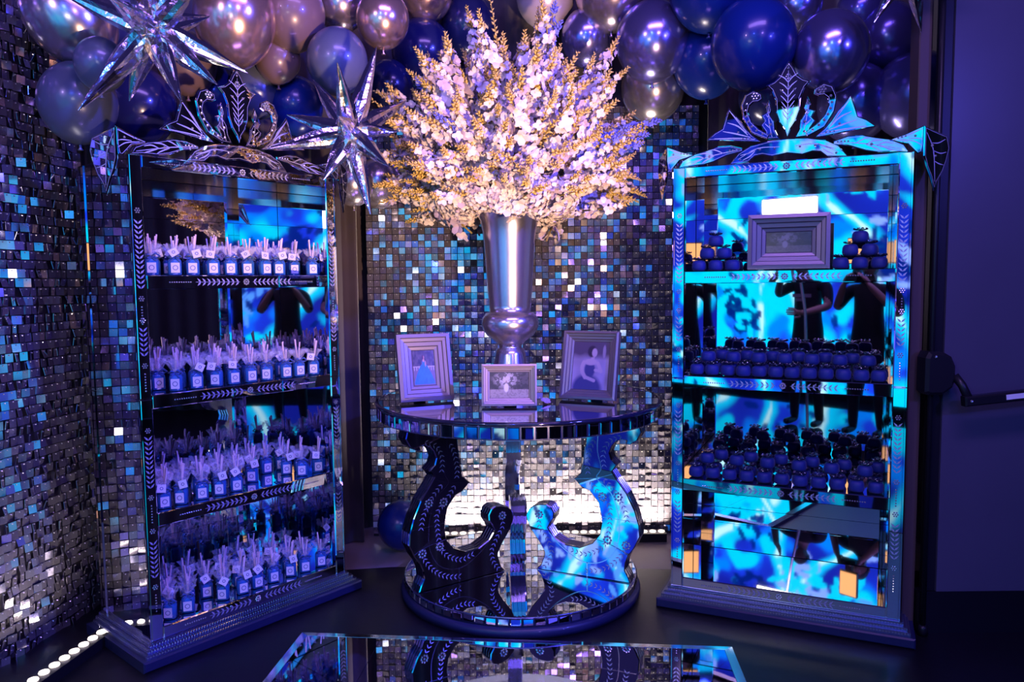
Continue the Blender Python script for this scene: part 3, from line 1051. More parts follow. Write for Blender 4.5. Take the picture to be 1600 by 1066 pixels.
b = MB(); b.lathe([(0.02, 0.0), (0.11, 0.03), (0.12, 0.10), (0.22, 0.22), (0.26, 0.36), (0.18, 0.52), (0.02, 0.60)], 14); b.build('stem_core', 'stem', BOUQ)


# photo frames --------------------------------------------------------
def vnoise(x, z, s, seed):
    """smooth value noise, arrays in, 0..1 out"""
    g = np.random.default_rng(seed).random((64, 64))
    X, Z = x * s, z * s
    i, j = np.floor(X).astype(int), np.floor(Z).astype(int)
    fx, fz = X - i, Z - j
    fx, fz = fx * fx * (3 - 2 * fx), fz * fz * (3 - 2 * fz)
    G = lambda a, c: g[a % 64, c % 64]
    return (G(i, j) * (1 - fx) + G(i + 1, j) * fx) * (1 - fz) + (G(i, j + 1) * (1 - fx) + G(i + 1, j + 1) * fx) * fz


def print_mesh(name, w, h, nx, nz, paint, m, y=0.0):
    xs, zs = np.meshgrid(np.linspace(-w / 2, w / 2, nx), np.linspace(0, h, nz))
    col = paint(xs / w + 0.5, zs / h)                      # nz, nx, 3
    vs = np.stack([xs, np.full_like(xs, y), zs], -1).reshape(-1, 3)
    idx = np.arange(nx * nz).reshape(nz, nx)
    fs = np.stack([idx[:-1, :-1], idx[:-1, 1:], idx[1:, 1:], idx[1:, :-1]], -1).reshape(-1, 4)
    me = bpy.data.meshes.new(name)
    me.from_pydata(vs.tolist(), [], fs.tolist())
    at_ = me.color_attributes.new('print', 'FLOAT_COLOR', 'POINT')
    c4 = np.ones((nx * nz, 4), np.float32); c4[:, :3] = np.clip(col.reshape(-1, 3), 0, 10)
    at_.data.foreach_set('color', c4.ravel())
    me.materials.append(MATS[m])
    me.update()
    return me


def blend(c, mask, rgb):
    mask = np.clip(mask, 0, 1)[..., None]
    return c * (1 - mask) + np.array(rgb) * mask


def ell(u, v, cu, cv, ru, rv, soft=0.25):
    return np.clip((1 - np.sqrt(((u - cu) / ru) ** 2 + ((v - cv) / rv) ** 2)) / soft, 0, 1)


def paint_gown(u, v):
    c = np.zeros((*u.shape, 3)) + 0.02
    c = blend(c, vnoise(u, v, 14, 1) * (v > 0.55), (0.10, 0.08, 0.10))
    c = blend(c, (v < 0.52) * 0.9, (0.16, 0.13, 0.20))
    c = blend(c, (np.abs(v - 0.54) < 0.015) * 0.8, (0.5, 0.45, 0.5))
    c = blend(c, (np.abs((u * 9) % 1 - 0.5) < 0.12) * (v > 0.42) * (v < 0.54), (0.4, 0.36, 0.42))
    hw = 0.10 + 0.36 * np.clip((0.60 - v) / 0.5, 0, 1) ** 0.75
    c = blend(c, (np.abs(u - 0.5) < hw) * (v < 0.60) * (v > 0.03), (0.02, 0.20, 0.75))
    c = blend(c, (np.abs(u - 0.5) < hw) * (v < 0.60) * (v > 0.03) * vnoise(u, v, 12, 2) * 0.5, (0.01, 0.10, 0.45))
    c = blend(c, ell(u, v, 0.5, 0.64, 0.08, 0.10), (0.02, 0.18, 0.7))
    c = blend(c, ell(u, v, 0.5, 0.72, 0.05, 0.06), (0.45, 0.25, 0.22))
    c = blend(c, ell(u, v, 0.5, 0.80, 0.05, 0.055), (0.42, 0.22, 0.20))
    c = blend(c, ell(u, v, 0.47, 0.81, 0.04, 0.08), (0.06, 0.02, 0.02))
    c = blend(c, ell(u, v, 0.58, 0.62, 0.03, 0.1), (0.42, 0.24, 0.22))
    return c


def paint_portrait(u, v):
    c = np.zeros((*u.shape, 3)) + np.array([0.34, 0.29, 0.46])
    c = c * (0.75 + 0.5 * vnoise(u, v, 5, 7))[..., None]
    c = blend(c, (v - 0.62) * 9 * (0.6 + 0.4 * vnoise(u, v, 6, 3)), (0.08, 0.06, 0.12))
    c = blend(c, ell(u, v, 0.86, 0.80, 0.05, 0.16) * 0.8, (0.34, 0.28, 0.40))
    sk, dr = (0.46, 0.36, 0.48), (0.05, 0.05, 0.20)
    c = blend(c, ell(u, v, 0.42, 0.02, 0.46, 0.34), dr)                      # skirt
    c = blend(c, ell(u, v, 0.48, 0.42, 0.17, 0.20), dr)                      # bodice
    c = blend(c, ell(u, v, 0.50, 0.575, 0.21, 0.075), sk)                    # shoulders
    c = blend(c, ell(u, v, 0.55, 0.66, 0.055, 0.10), sk)                     # neck
    c = blend(c, ell(u, v, 0.52, 0.80, 0.14, 0.14), (0.03, 0.02, 0.05))      # hair
    c = blend(c, ell(u, v, 0.59, 0.775, 0.085, 0.105), sk)                   # face
    for k in range(12):                                                      # arms
        t = k / 11
        c = blend(c, ell(u, v, 0.30 - 0.07 * math.sin(t * PI) + 0.06 * t, 0.56 - 0.30 * t, 0.055, 0.055), sk)
        c = blend(c, ell(u, v, 0.36 + 0.26 * t, 0.26 - 0.07 * t, 0.045, 0.04), sk)
        c = blend(c, ell(u, v, 0.70 + 0.10 * t, 0.55 - 0.16 * t, 0.05, 0.05), sk)
        c = blend(c, ell(u, v, 0.80 - 0.16 * t, 0.39 + 0.02 * t, 0.045, 0.035), sk)
    return c


def paint_garden(bright):
    def f(u, v):
        n = vnoise(u * 1.4, v, 9, 4)
        m = vnoise(u * 1.4, v, 22, 5)
        c = np.zeros((*u.shape, 3)) + np.array([0.10, 0.09, 0.11])
        c = blend(c, ell(u, v, 0.42, 0.72, 0.38, 0.45, 0.8), (0.62, 0.58, 0.62))
        c = blend(c, (n * 0.7 + m * 0.5 > 0.62) * (v > 0.35) * 0.8, (0.05, 0.05, 0.06))
        c = blend(c, (v < 0.34) * 0.85, (0.46, 0.40, 0.42))
        c = blend(c, (v < 0.34) * (m > 0.6) * 0.5, (0.2, 0.18, 0.2))
        c = blend(c, ell(u, v, 0.42, 0.40, 0.07, 0.20), (0.80, 0.78, 0.80))
        c = blend(c, ell(u, v, 0.42, 0.63, 0.025, 0.05), (0.35, 0.26, 0.24))
        return c * bright
    return f


def photo_frame(loc, yaw, lean, w, h, mw, paint, m, label, deep=0.03, base=True):
    root = empty('framed_photo', loc, yaw)
    tag(root, label, 'framed photo')
    tilt = empty('frame_front'); tilt.parent = root; tilt.rotation_euler = (-lean, 0, 0)
    # stepped moulding: nested mitred rings
    b = MB()
    steps = [(0.0, 0.0), (0.0, -deep), (0.22, -deep * 1.08), (0.26, -deep * 0.8), (0.45, -deep * 0.72), (0.5, -deep * 0.5), (0.72, -deep * 0.42), (0.78, -deep * 0.2), (0.95, -deep * 0.12), (1.0, 0.0)]
    rings = []
    for q, y in steps:
        o = q * mw
        rings.append([(-w / 2 + o, y, o), (w / 2 - o, y, o), (w / 2 - o, y, h - o), (-w / 2 + o, y, h - o)])
    vs = [p for r in rings for p in r]
    fs = []
    for i in range(len(rings) - 1):
        for k in range(4):
            n_ = (k + 1) % 4
            fs.append((i * 4 + k, i * 4 + n_, (i + 1) * 4 + n_, (i + 1) * 4 + k))
    b.add(vs, fs, False)
    b.box(-w / 2, w / 2, 0.0, 0.006, 0, h)
    b.build('moulding', m, tilt)
    iw, ih = w - 2 * mw, h - 2 * mw
    o = link('photo_print', print_mesh('photo_print', iw, ih, 64, 80, paint, 'photo_print'), tilt)
    o.location = (0, -0.002, mw)
    b = MB(); b.prism([(-0.03, 0), (0.03, 0), (0.02, h * 0.75), (-0.02, h * 0.75)], 0.008, 0.012)
    st = b.build('stand', 'black_metal', root)
    st.rotation_euler = (0.18, 0, 0); st.location = (0, 0.10 + lean * 0.1, 0.002)
    return root


photo_frame((-0.402, 3.49, TZ + 0.006), 0.38, 0.24, 0.255, 0.315, 0.075, paint_gown, 'frame_paint', 'upright grey frame with a portrait of a figure in a blue gown')
photo_frame((-0.014, 3.335, TZ + 0.006), -0.03, 0.16, 0.245, 0.185, 0.035, paint_garden(1.0), 'frame_paint_warm', 'small landscape frame with a pale garden photo before the vase')
photo_frame((0.352, 3.485, TZ + 0.006), -0.42, 0.26, 0.27, 0.322, 0.048, paint_portrait, 'frame_paint', 'upright grey frame with a bare-shouldered portrait, beside the vase')
photo_frame(cab_to_world(R_POS, R_TH, 0.005, 0.12, SHELF[0] + 0.003), R_TH + 0.03, 0.07, 0.335, 0.238, 0.075, paint_garden(0.28), 'frame_paint', 'wide dark landscape frame on the top shelf among blue sweets', 0.04)

# a blossom fallen on the table
b = MB(); b.smooth = True; floret(b, Vector((0, 0, 0)), Vector((0.3, -0.4, 1)), 0.03, random.Random(4), 5); b.mi = 0
o = b.build('fallen_blossom', 'petal_pink_shaded'); o.location = (0.15, 3.42, TZ + 0.006)
tag(o, 'single pale blossom fallen on the table beside the vase', 'blossom')


# ------------------------------------------------------------------ favour bottles in the first cabinet
def bottle_proto(seed):
    rr = random.Random(seed)
    root = empty('favour_bottle')
    b = MB(); b.smooth = True
    prof = [(0.0225, 0.0), (0.026, 0.003), (0.026, 0.055), (0.022, 0.064), (0.012, 0.070)]
    # squarish body
    vs = []; seg = 12
    for r, z in prof:
        for k in range(seg):
            a = 2 * PI * k / seg + PI / seg
            c, s = math.cos(a), math.sin(a)
            e = 1 / max(abs(c), abs(s)) * 0.55 + 0.45
            vs.append((r * c * e, r * s * e * 0.85, z))
    fs = [(i * seg + k, i * seg + (k + 1) % seg, (i + 1) * seg + (k + 1) % seg, (i + 1) * seg + k) for i in range(len(prof) - 1) for k in range(seg)]
    fs += [tuple(range(seg))[::-1], tuple((len(prof) - 1) * seg + k for k in range(seg))]
    b.add(vs, fs, True)
    b.build('bottle_body', 'bottle_liquid', root)
    b = MB(); b.lathe([(0.0125, 0.0702), (0.0125, 0.078), (0.014, 0.0785), (0.014, 0.086), (0.011, 0.088)], 10); b.build('bottle_neck', 'bottle_glass', root)
    b = MB(); b.box(-0.0165, 0.0165, -0.0252, -0.0242, 0.010, 0.050)
    b.mi = 1
    b.M = Matrix.Translation((0, -0.0254, 0.030)) @ Matrix.Rotation(PI / 2, 4, 'X')
    b.lathe([(0.0075, 0.0), (0.0105, 0.0)], 12, cap0=False, cap1=False)
    b.M = Matrix.Identity(4)
    b.build('bottle_label', ['paper', 'ink'], root)
    # ribbon bow round the neck
    b = MB(); b.smooth = True
    b.lathe([(0.0155, 0.070), (0.0165, 0.073), (0.0155, 0.077)], 10, cap0=False, cap1=False)
    for sg in (-1, 1):
        L = rr.uniform(0.022, 0.034)
        b.tube([(0, -0.017, 0.074), (sg * L * 0.5, -0.023, 0.080 + rr.uniform(0, .008)), (sg * L, -0.02, 0.074), (sg * L * 0.6, -0.02, 0.069), (0, -0.018, 0.073)], [0.002, 0.0042, 0.005, 0.004, 0.002], 5)
        b.tube([(0, -0.018, 0.072), (sg * 0.012, -0.022, 0.060), (sg * 0.02, -0.026, 0.047 + rr.uniform(0, 0.012))], [0.002, 0.0032, 0.0022], 4)
    b.build('ribbon', 'ribbon', root)
    # gathered cellophane above the ribbon
    b = MB(); b.smooth = True
    seg = 16
    vs = []
    for z, r in ((0.072, 0.0165), (0.086, 0.017), (0.102, 0.026), (0.118, 0.034)):
        for k in range(seg):
            a = 2 * PI * k / seg
            q = r * (1 + (0.3 if k % 2 else -0.18) * (z - 0.07) / 0.05) * rr.uniform(0.9, 1.1)
            vs.append((q * math.cos(a), q * math.sin(a), z + rr.uniform(-0.008, 0.012) * (z - 0.07) / 0.05))
    fs = [(i * seg + k, i * seg + (k + 1) % seg, (i + 1) * seg + (k + 1) % seg, (i + 1) * seg + k) for i in range(3) for k in range(seg)]
    b.add(vs, fs, False)
    b.build('cellophane', 'cellophane', root)
    for k in range(rr.choice([2, 3, 3])):
        b = MB()
        a = rr.uniform(0, 6.28); l = rr.uniform(0.13, 0.178); sp = rr.uniform(0.008, 0.024)
        b.tube([(0.004 * math.cos(a), 0.004 * math.sin(a), 0.075), (sp * math.cos(a), sp * math.sin(a), l)], 0.0037, 5, smooth=False)
        b.build('stick', 'stick', root)
    if rr.random() < 0.6:
        b = MB()
        b.M = Matrix.Translation((rr.uniform(-0.02, 0.02), -0.031, 0.084 + rr.uniform(-.01, .012))) @ Matrix.Rotation(rr.uniform(-0.6, 0.6), 4, 'Y') @ Matrix.Rotation(rr.uniform(-0.45, 0.1), 4, 'X')
        b.box(-0.0165, 0.0165, -0.0006, 0.0006, -0.0165, 0.0165)
        b.mi = 1
        b.M = b.M @ Matrix.Translation((0, -0.0009, 0)) @ Matrix.Rotation(PI / 2, 4, 'X')
        b.lathe([(0.004, 0.0), (0.007, 0.0)], 10, cap0=False, cap1=False)
        b.build('gift_tag', ['paper', 'ink'], root)
    return root


PROTOS = [bottle_proto(200 + k) for k in range(7)]
KIDS = {p.name: children(p) for p in PROTOS}
SHELF_WORD = ['top shelf', 'second shelf', 'third shelf', 'bottom shelf']
ORD = ['first', 'second', 'third', 'fourth', 'fifth', 'sixth', 'seventh', 'eighth', 'ninth', 'tenth', 'eleventh', 'twelfth']
ROW_WORD = ['front row', 'second row', 'third row', 'rearmost row']
rr = random.Random(33)
used = set()
for si, z in enumerate(SHELF + [FLOOR_IN]):
    for ri, v in enumerate((0.058, 0.145, 0.232, 0.320)):
        nn = 10 if ri % 2 == 0 else 9
        num = 0
        for k in range(nn):
            u = -0.372 + 0.0825 * k + (0.0 if ri % 2 == 0 else 0.041) + rr.uniform(-0.008, 0.008)
            if rr.random() < (0.06 if si < 2 else 0.1):
                continue
            i = rr.randrange(len(PROTOS))
            if i not in used:
                used.add(i); o = PROTOS[i]
            else:
                o = copy_tree(PROTOS[i], None, KIDS)
            o.location = cab_to_world(L_POS, L_TH, u, v + rr.uniform(-0.006, 0.006), z + 0.0012)
            o.rotation_euler = (0, 0, L_TH - 0.45 + rr.uniform(-0.35, 0.35))
            num += 1
            tag(o, f'small blue ribboned bottle, {ROW_WORD[ri]} on the {SHELF_WORD[si]}, {ORD[num - 1]} from the side backdrop', 'bottle', f'favour bottles, {ROW_WORD[ri]}, {SHELF_WORD[si]}')


# blue wrapped sweets in the second cabinet ------------------------------
def sweet_proto(seed):
    rr = random.Random(seed)
    root = empty('wrapped_sweet')
    b = MB(); b.smooth = True
    seg, rings = 14, 7
    vs = []
    for i in range(rings + 1):
        t = PI * i / rings - PI / 2
        ct, st = math.cos(t), math.sin(t)
        zz = math.copysign(abs(st) ** 0.6, st)
        rr_ = abs(ct) ** 0.55
        for k in range(seg):
            a = 2 * PI * k / seg
            c, s = math.cos(a), math.sin(a)
            e = (abs(c) ** 3 + abs(s) ** 3) ** (-1 / 3)
            w = 1 + 0.03 * math.sin(3 * a + seed)
            vs.append((0.0335 * rr_ * c * e * w * (1 - 0.12 * (zz + 1) / 2), 0.0335 * rr_ * s * e * w * (1 - 0.12 * (zz + 1) / 2), 0.025 + 0.025 * zz))
    fs = [(i * seg + k, i * seg + (k + 1) % seg, (i + 1) * seg + (k + 1) % seg, (i + 1) * seg + k) for i in range(rings) for k in range(seg)]
    b.add(vs, fs, True)
    b.build('sweet_body', 'blue_velvet', root)
    b = MB(); b.smooth = False
    seg = 18
    vs = []
    for r, z in ((0.006, 0.049), (0.018, 0.0525), (0.030, 0.056)):
        for k in range(seg):
            a = 2 * PI * k / seg
            q = r * rr.uniform(0.85, 1.15)
            vs.append((q * math.cos(a), q * math.sin(a), z + (0.006 if k % 2 else -0.002) * (r / 0.03) + rr.uniform(-.001, .002)))
    fs = [(i * seg + k, i * seg + (k + 1) % seg, (i + 1) * seg + (k + 1) % seg, (i + 1) * seg + k) for i in range(2) for k in range(seg)]
    fs.append(tuple(range(seg)))
    b.add(vs, fs, False)
    tu = b.build('tulle_tie', 'tulle', root)
    b = MB()
    for k in range(7):
        a = rr.uniform(0, 6.28); q = rr.uniform(0.012, 0.03)
        p = Vector((q * math.cos(a), q * math.sin(a), 0.058 + rr.uniform(0, 0.004)))
        b.tube([p, p + Vector((rr.uniform(-.008, .008), rr.uniform(-.008, .008), 0.003)), p + Vector((rr.uniform(-.014, .014), rr.uniform(-.014, .014), -0.002))], 0.0011, 4)
    b.build('silver_thread', 'silver_thread', tu)
    return root


SWEETS = [sweet_proto(300 + k) for k in range(3)]
SK = {p.name: children(p) for p in SWEETS}
used = set()
rr = random.Random(44)


def sweet(u, v, z, label, group):
    i = rr.randrange(3)
    if i not in used:
        used.add(i); o = SWEETS[i]
    else:
        o = copy_tree(SWEETS[i], None, SK)
    o.location = cab_to_world(R_POS, R_TH, u, v, z + 0.001)
    o.rotation_euler = (0, 0, R_TH + rr.uniform(-0.25, 0.25))
    tag(o, label, 'sweet', group)


for si, (z, n) in enumerate(((SHELF[1], 12), (SHELF[2], 11))):
    w = ['second shelf', 'third shelf'][si]
    for k in range(n):
        u = -0.372 + 0.744 * k / (n - 1)
        sweet(u, 0.06 + rr.uniform(-.004, .004), z, f'dark blue wrapped sweet, front row on the {w}, {ORD[k]} from the vase end', f'sweets, front row, {w}')
        sweet(u + rr.uniform(-.006, .006), 0.150 + rr.uniform(-.004, .004), z, f'dark blue wrapped sweet, second row on the {w}, {ORD[k]} from the vase end', f'sweets, second row, {w}')
        if k % 2 == 0:
            sweet(u + rr.uniform(-.006, .006), 0.240, z, f'dark blue wrapped sweet, back row on the {w}, {ORD[k // 2]} from the vase end', f'sweets, back row, {w}')
    for k in range(6 + (1 - si)):
        u = -0.33 + 0.66 * k / (5 + (1 - si))
        sweet(u, 0.103, z + 0.056, f'dark blue sweet stacked above the front rows, {w}, {ORD[k]} from the vase end', f'sweets stacked on the front rows, {w}')
        if k < 6:
            sweet(u + 0.05, 0.195, z + 0.056, f'dark blue sweet stacked above the rear rows, {w}, {ORD[k]} from the vase end', f'sweets stacked on the rear rows, {w}')
TIER = ['lowest tier', 'middle tier', 'peak']
for side, us in (('vase', -0.375), ('door', 0.215)):
    for r in range(3):
        for k in range(3 - r):
            sweet(us + 0.074 * k + 0.037 * r, 0.10, SHELF[0] + 0.0545 * r, f'dark blue sweet, {TIER[r]} of the {side}-side pyramid, {ORD[k]} from the vase end', f'top-shelf pyramid on the {side} side')
    for k in range(3):
        sweet(us + 0.074 * k, 0.19, SHELF[0], f'dark blue sweet behind the {side}-side pyramid, {ORD[k]} from the vase end', f'sweets behind the {side}-side pyramid')

# ------------------------------------------------------------------ balloons
def balloon(px, py, r, dp, m, label, squash=1.08, tilt=(0.0, 0.0), group='balloon garland'):
    c = at(px, py, dp)
    d = (c - Vector((0, 0, EYE))).dot(_fw)
    R = r * d / F_PX
    b = MB(); b.smooth = True
    prof = []
    n = 18
    for i in range(n + 1):
        t = -PI / 2 + PI * i / n
        z = math.sin(t) * squash
        q = math.cos(t)
        if t < 0: q *= 1 - 0.10 * (-math.sin(t)) ** 2 * (1 - q * 0.6); z *= 1.06
        prof.append((max(q * R, 0.0015), z * R))
    b.lathe(prof, 32)
    o = b.build('balloon', m)
    z0 = prof[0][1]
    k = MB(); k.lathe([(0.005, z0 + 0.003), (0.006, z0 - 0.006), (0.004, z0 - 0.010), (0.011, z0 - 0.020), (0.010, z0 - 0.022)], 8)
    k.build('knot', m, o)
    o.location = c
    o.rotation_euler = (tilt[0], tilt[1], 0)
    tag(o, label, 'balloon', group)
    return o


BAL = [
    (108, 22, 66, 3.02, 'silver_chrome', 'big silver-grey chrome balloon beside the sequin backdrop, topmost there', 1.22, (0, -0.5)),
    (157, 100, 38, 2.85, 'slate', 'small slate-grey balloon under the big silver-grey one'),
    (122, 160, 57, 3.0, 'slate', 'pearly slate-blue balloon hanging lowest beside the sequin backdrop'),
    (217, 166, 56, 3.4, 'navy', 'dark navy balloon just above the bottle cabinet corner'),
    (188, 25, 50, 3.4, 'slate', 'slate balloon half hidden behind the biggest foil star'),
    (367, 28, 62, 3.35, 'rose_chrome', 'large shiny rose-pink chrome balloon, brightest above the bottle cabinet', 1.2, (0.1, 0.1)),
    (455, 22, 52, 3.55, 'taupe', 'mauve-taupe balloon right beside the large rose chrome one'),
    (434, 92, 35, 3.6, 'taupe', 'small taupe balloon tucked under the mauve-taupe one'),
    (402, 140, 40, 3.7, 'slate', 'grey balloon behind the crest of the bottle cabinet'),
    (292, 98, 45, 3.55, 'taupe', 'dark taupe balloon between the foil star and bottle cabinet crest'),
    (527, 95, 47, 3.5, 'slate', 'round slate balloon directly above the smaller foil star'),
    (598, 30, 41, 3.6, 'rose_chrome', 'shiny pink chrome balloon with flower shadows on it'),
    (532, 2, 42, 3.75, 'mauve_chrome', 'pink-mauve chrome balloon above the round slate one'),
    (665, -12, 42, 4.1, 'rose_chrome', 'pink chrome balloon cut by the top edge left of the flowers'),
    (660, 82, 48, 4.12, 'navy', 'navy balloon behind the upper left flower spikes'),
    (608, 135, 38, 4.05, 'navy', 'navy balloon between the smaller foil star and the flowers'),
    (462, 165, 42, 3.75, 'royal', 'royal blue balloon behind the bottle cabinet crest'),
    (340, 150, 48, 3.75, 'navy', 'shadowed navy balloon behind the bottle cabinet scrollwork'),
    (730, 40, 46, 4.3, 'navy', 'navy balloon deep behind the tallest flower spikes'),
    (592, 285, 36, 4.1, 'silver_chrome', 'silver chrome balloon low beside the flowers, under the star'),
    (552, 285, 33, 4.0, 'silver_chrome', 'dim silver chrome balloon behind the lowest star points'),
    (852, -8, 46, 4.2, 'pearl', 'pale pearl-pink balloon at the top behind the flowers'),
    (955, -16, 57, 4.05, 'mauve_chrome', 'large mauve pearl balloon at the top right of the flowers'),
    (916, 58, 39, 4.15, 'violet_chrome', 'violet chrome oval balloon touching the flower tips', 1.15, (0, 0.05)),
    (1019, 64, 57, 3.9, 'violet_chrome', 'large violet chrome balloon beside the flowers'),
    (1020, 136, 49, 4.1, 'silver_chrome', 'silver-violet chrome balloon hanging below the large violet one'),
    (1108, -22, 63, 3.7, 'royal', 'royal blue balloon cut by the top edge above the sweets cabinet'),
    (1177, 68, 65, 3.5, 'royal', 'biggest matte royal blue balloon above the sweets cabinet crest'),
    (1104, 95, 52, 3.9, 'royal', 'blue balloon behind the biggest royal blue one, toward the flowers'),
    (1246, 6, 38, 3.7, 'violet_chrome', 'small violet chrome balloon above the gap of two big ones'),
    (1298, 80, 58, 3.45, 'violet_chrome', 'glossy violet chrome balloon right above the crest tip'),
    (1345, 16, 36, 3.8, 'ink_violet', 'dark violet balloon near the foil piece at the top'),
    (1388, 56, 48, 3.75, 'ink_violet', 'dark violet chrome balloon between the glossy violet one and door'),
    (1336, 160, 56, 3.75, 'ink_violet', 'deep violet balloon behind the sweets cabinet crest'),
    (1432, 148, 66, 3.62, 'ink_violet', 'large deep blue-violet balloon nearest the exit door', 1.0, (0, 0.3)),
    (1195, 150, 40, 4.1, 'navy', 'navy balloon behind the crest of the sweets cabinet'),
    (1075, 60, 44, 4.2, 'navy', 'navy balloon wedged behind violet and royal blue balloons'),
]
for q in BAL:
    balloon(*q)
fb = balloon(629, 821, 39, 4.12, 'royal', 'single blue balloon lying on the floor behind the round table', 1.05, (1.2, 0.4), 'floor balloon')
fb.location.z = 0.155

# ------------------------------------------------------------------ foil starbursts
def starburst(px, py, dp, tips, core, w, label, m='foil'):
    c = at(px, py, dp)
    sc = dp / F_PX
    root = empty('foil_starburst', c)
    tag(root, label, 'foil balloon', 'foil starbursts')
    b = MB(); b.lathe([(0.002, -core), (core * 0.7, -core * 0.7), (core, 0), (core * 0.7, core * 0.7), (0.002, core)], 10, smooth=False); b.build('star_core', m, root)
    rr = random.Random(int(px))
    for dx, dy, tow in tips:
        t = _r * (dx * sc) - _u * (dy * sc) - _fw * tow
        L = t.length
        d = t.normalized()
        b = MB()
        n = 9
        path = [d * (L * k / n) for k in range(n + 1)]
        prof = [0.55, 0.92, 1.0, 0.95, 0.84, 0.70, 0.54, 0.38, 0.22, 0.04]
        b.tube(path, [w * q * rr.uniform(0.95, 1.05) for q in prof], 14, smooth=False)
        side = d.orthogonal().normalized(); si2 = d.cross(side)
        for i, p in enumerate(b.v):
            ax = d * p.dot(d); k = 1 + (0.10 if (i % 14) % 2 else -0.10) + rr.uniform(-0.05, 0.05)
            b.v[i] = ax + (p - ax) * k
        # pressed seam along both sides
        b.build('star_point', m, root)
    return root


starburst(238, 45, 2.78, [(-130, -45, 0.10), (-83, 140, 0.12), (-48, 102, -0.06), (70, 130, 0.14), (107, 92, 0.05), (130, 52, -0.10), (60, -48, -0.16), (8, -80, 0.22), (-40, -75, -0.1), (95, -70, 0.1), (2, 10, 0.30), (-80, 20, -0.22)],
          0.045, 0.042, 'largest silver foil starburst hanging before the balloons above the bottle cabinet')
starburst(548, 208, 2.98, [(-70, -98, -0.12), (-4, -82, 0.18), (36, -140, -0.05), (-98, -28, 0.0), (-115, 34, 0.10), (-28, 84, 0.14), (34, 128, 0.05), (66, 62, 0.12), (70, -8, -0.05), (75, -75, -0.2), (5, 5, 0.26), (-30, 30, -0.25)],
          0.040, 0.037, 'silver foil starburst between the bottle cabinet crest and the flowers')
starburst(1420, -60, 3.0, [(-62, 100, 0.05), (-110, 40, 0.0), (40, 90, -0.1), (90, 20, 0.1), (0, -120, 0.0), (-80, -60, 0.1), (0, 0, 0.25)],
          0.040, 0.034, 'dark foil starburst tip at the top edge near the door', 'foil')

# palm frond peeping out behind the cabinet
root = empty('palm_frond', (-1.90, 3.50, 0.9)); tag(root, 'thin golden palm frond in the gap beside the bottle cabinet', 'plant')
for k in range(7):
    b = MB()
    a = -0.5 + 0.14 * k
    b.ribbon([(0, 0), (0.10, 0.42 + a * 0.05), (0.24 + 0.01 * k, 0.50 + a * 0.22)], [0.004, 0.010, 0.002], 0.0)
    o = b.build('frond_leaf', 'palm', root)
    md = o.modifiers.new('thickness', 'SOLIDIFY'); md.thickness = 0.002

# ------------------------------------------------------------------ low mirrored platform in front
pl = empty('mirror_platform', (0, 0, 0)); tag(pl, 'low mirrored floor platform in front of the round table', 'platform')
A, Bc = Vector((-0.905, 3.10)), Vector((0.875, 2.935))
ex = (Bc - A).normalized(); ey = Vector((-ex.y, ex.x)) * -1
Wp, Dp_ = (Bc - A).length, 1.25
pl.location = (A.x, A.y, 0.007)
pl.rotation_euler.z = math.atan2(ex.y, ex.x)
b = MB(); b.box(0, Wp, -Dp_, 0, 0, 0.018); b.build('platform_body', 'plinth', pl)
b = MB()
e = 0.035
for x0, x1, y0, y1 in ((0, Wp, -e, 0), (0, Wp, -Dp_, -Dp_ + e), (0, e, -Dp_ + e, -e), (Wp - e, Wp, -Dp_ + e, -e)):
    pass
n3 = 3
for k in range(n3):
    m_ = MB()
    x0, x1 = e + (Wp - 2 * e) * [0, 0.185, 0.80][k], e + (Wp - 2 * e) * [0.185, 0.80, 1.0][k]
    m_.box(x0 + 0.0012, x1 - 0.0012, -Dp_ + e, -e, 0.018, 0.0215)
    m_.build('mirror_panel', 'mirror', pl)
for nm, q in (('far', ((0, 0), (Wp, 0), (Wp - e, -e), (e, -e))), ('near', ((0, -Dp_), (Wp, -Dp_), (Wp - e, -Dp_ + e), (e, -Dp_ + e))), ('a', ((0, 0), (0, -Dp_), (e, -Dp_ + e), (e, -e))), ('b', ((Wp, 0), (Wp, -Dp_), (Wp - e, -Dp_ + e), (Wp - e, -e)))):
    m_ = MB()
    z = [0.0185, 0.0185, 0.0218, 0.0218]
    vs = [(x, y, zz) for (x, y), zz in zip(q, z)] + [(x, y, 0.016) for x, y in q]
    m_.add(vs, [(0, 1, 2, 3), (4, 7, 6, 5), (0, 4, 5, 1), (1, 5, 6, 2), (2, 6, 7, 3), (3, 7, 4, 0)], False)
    m_.build('bevel_strip', 'bevel', pl)

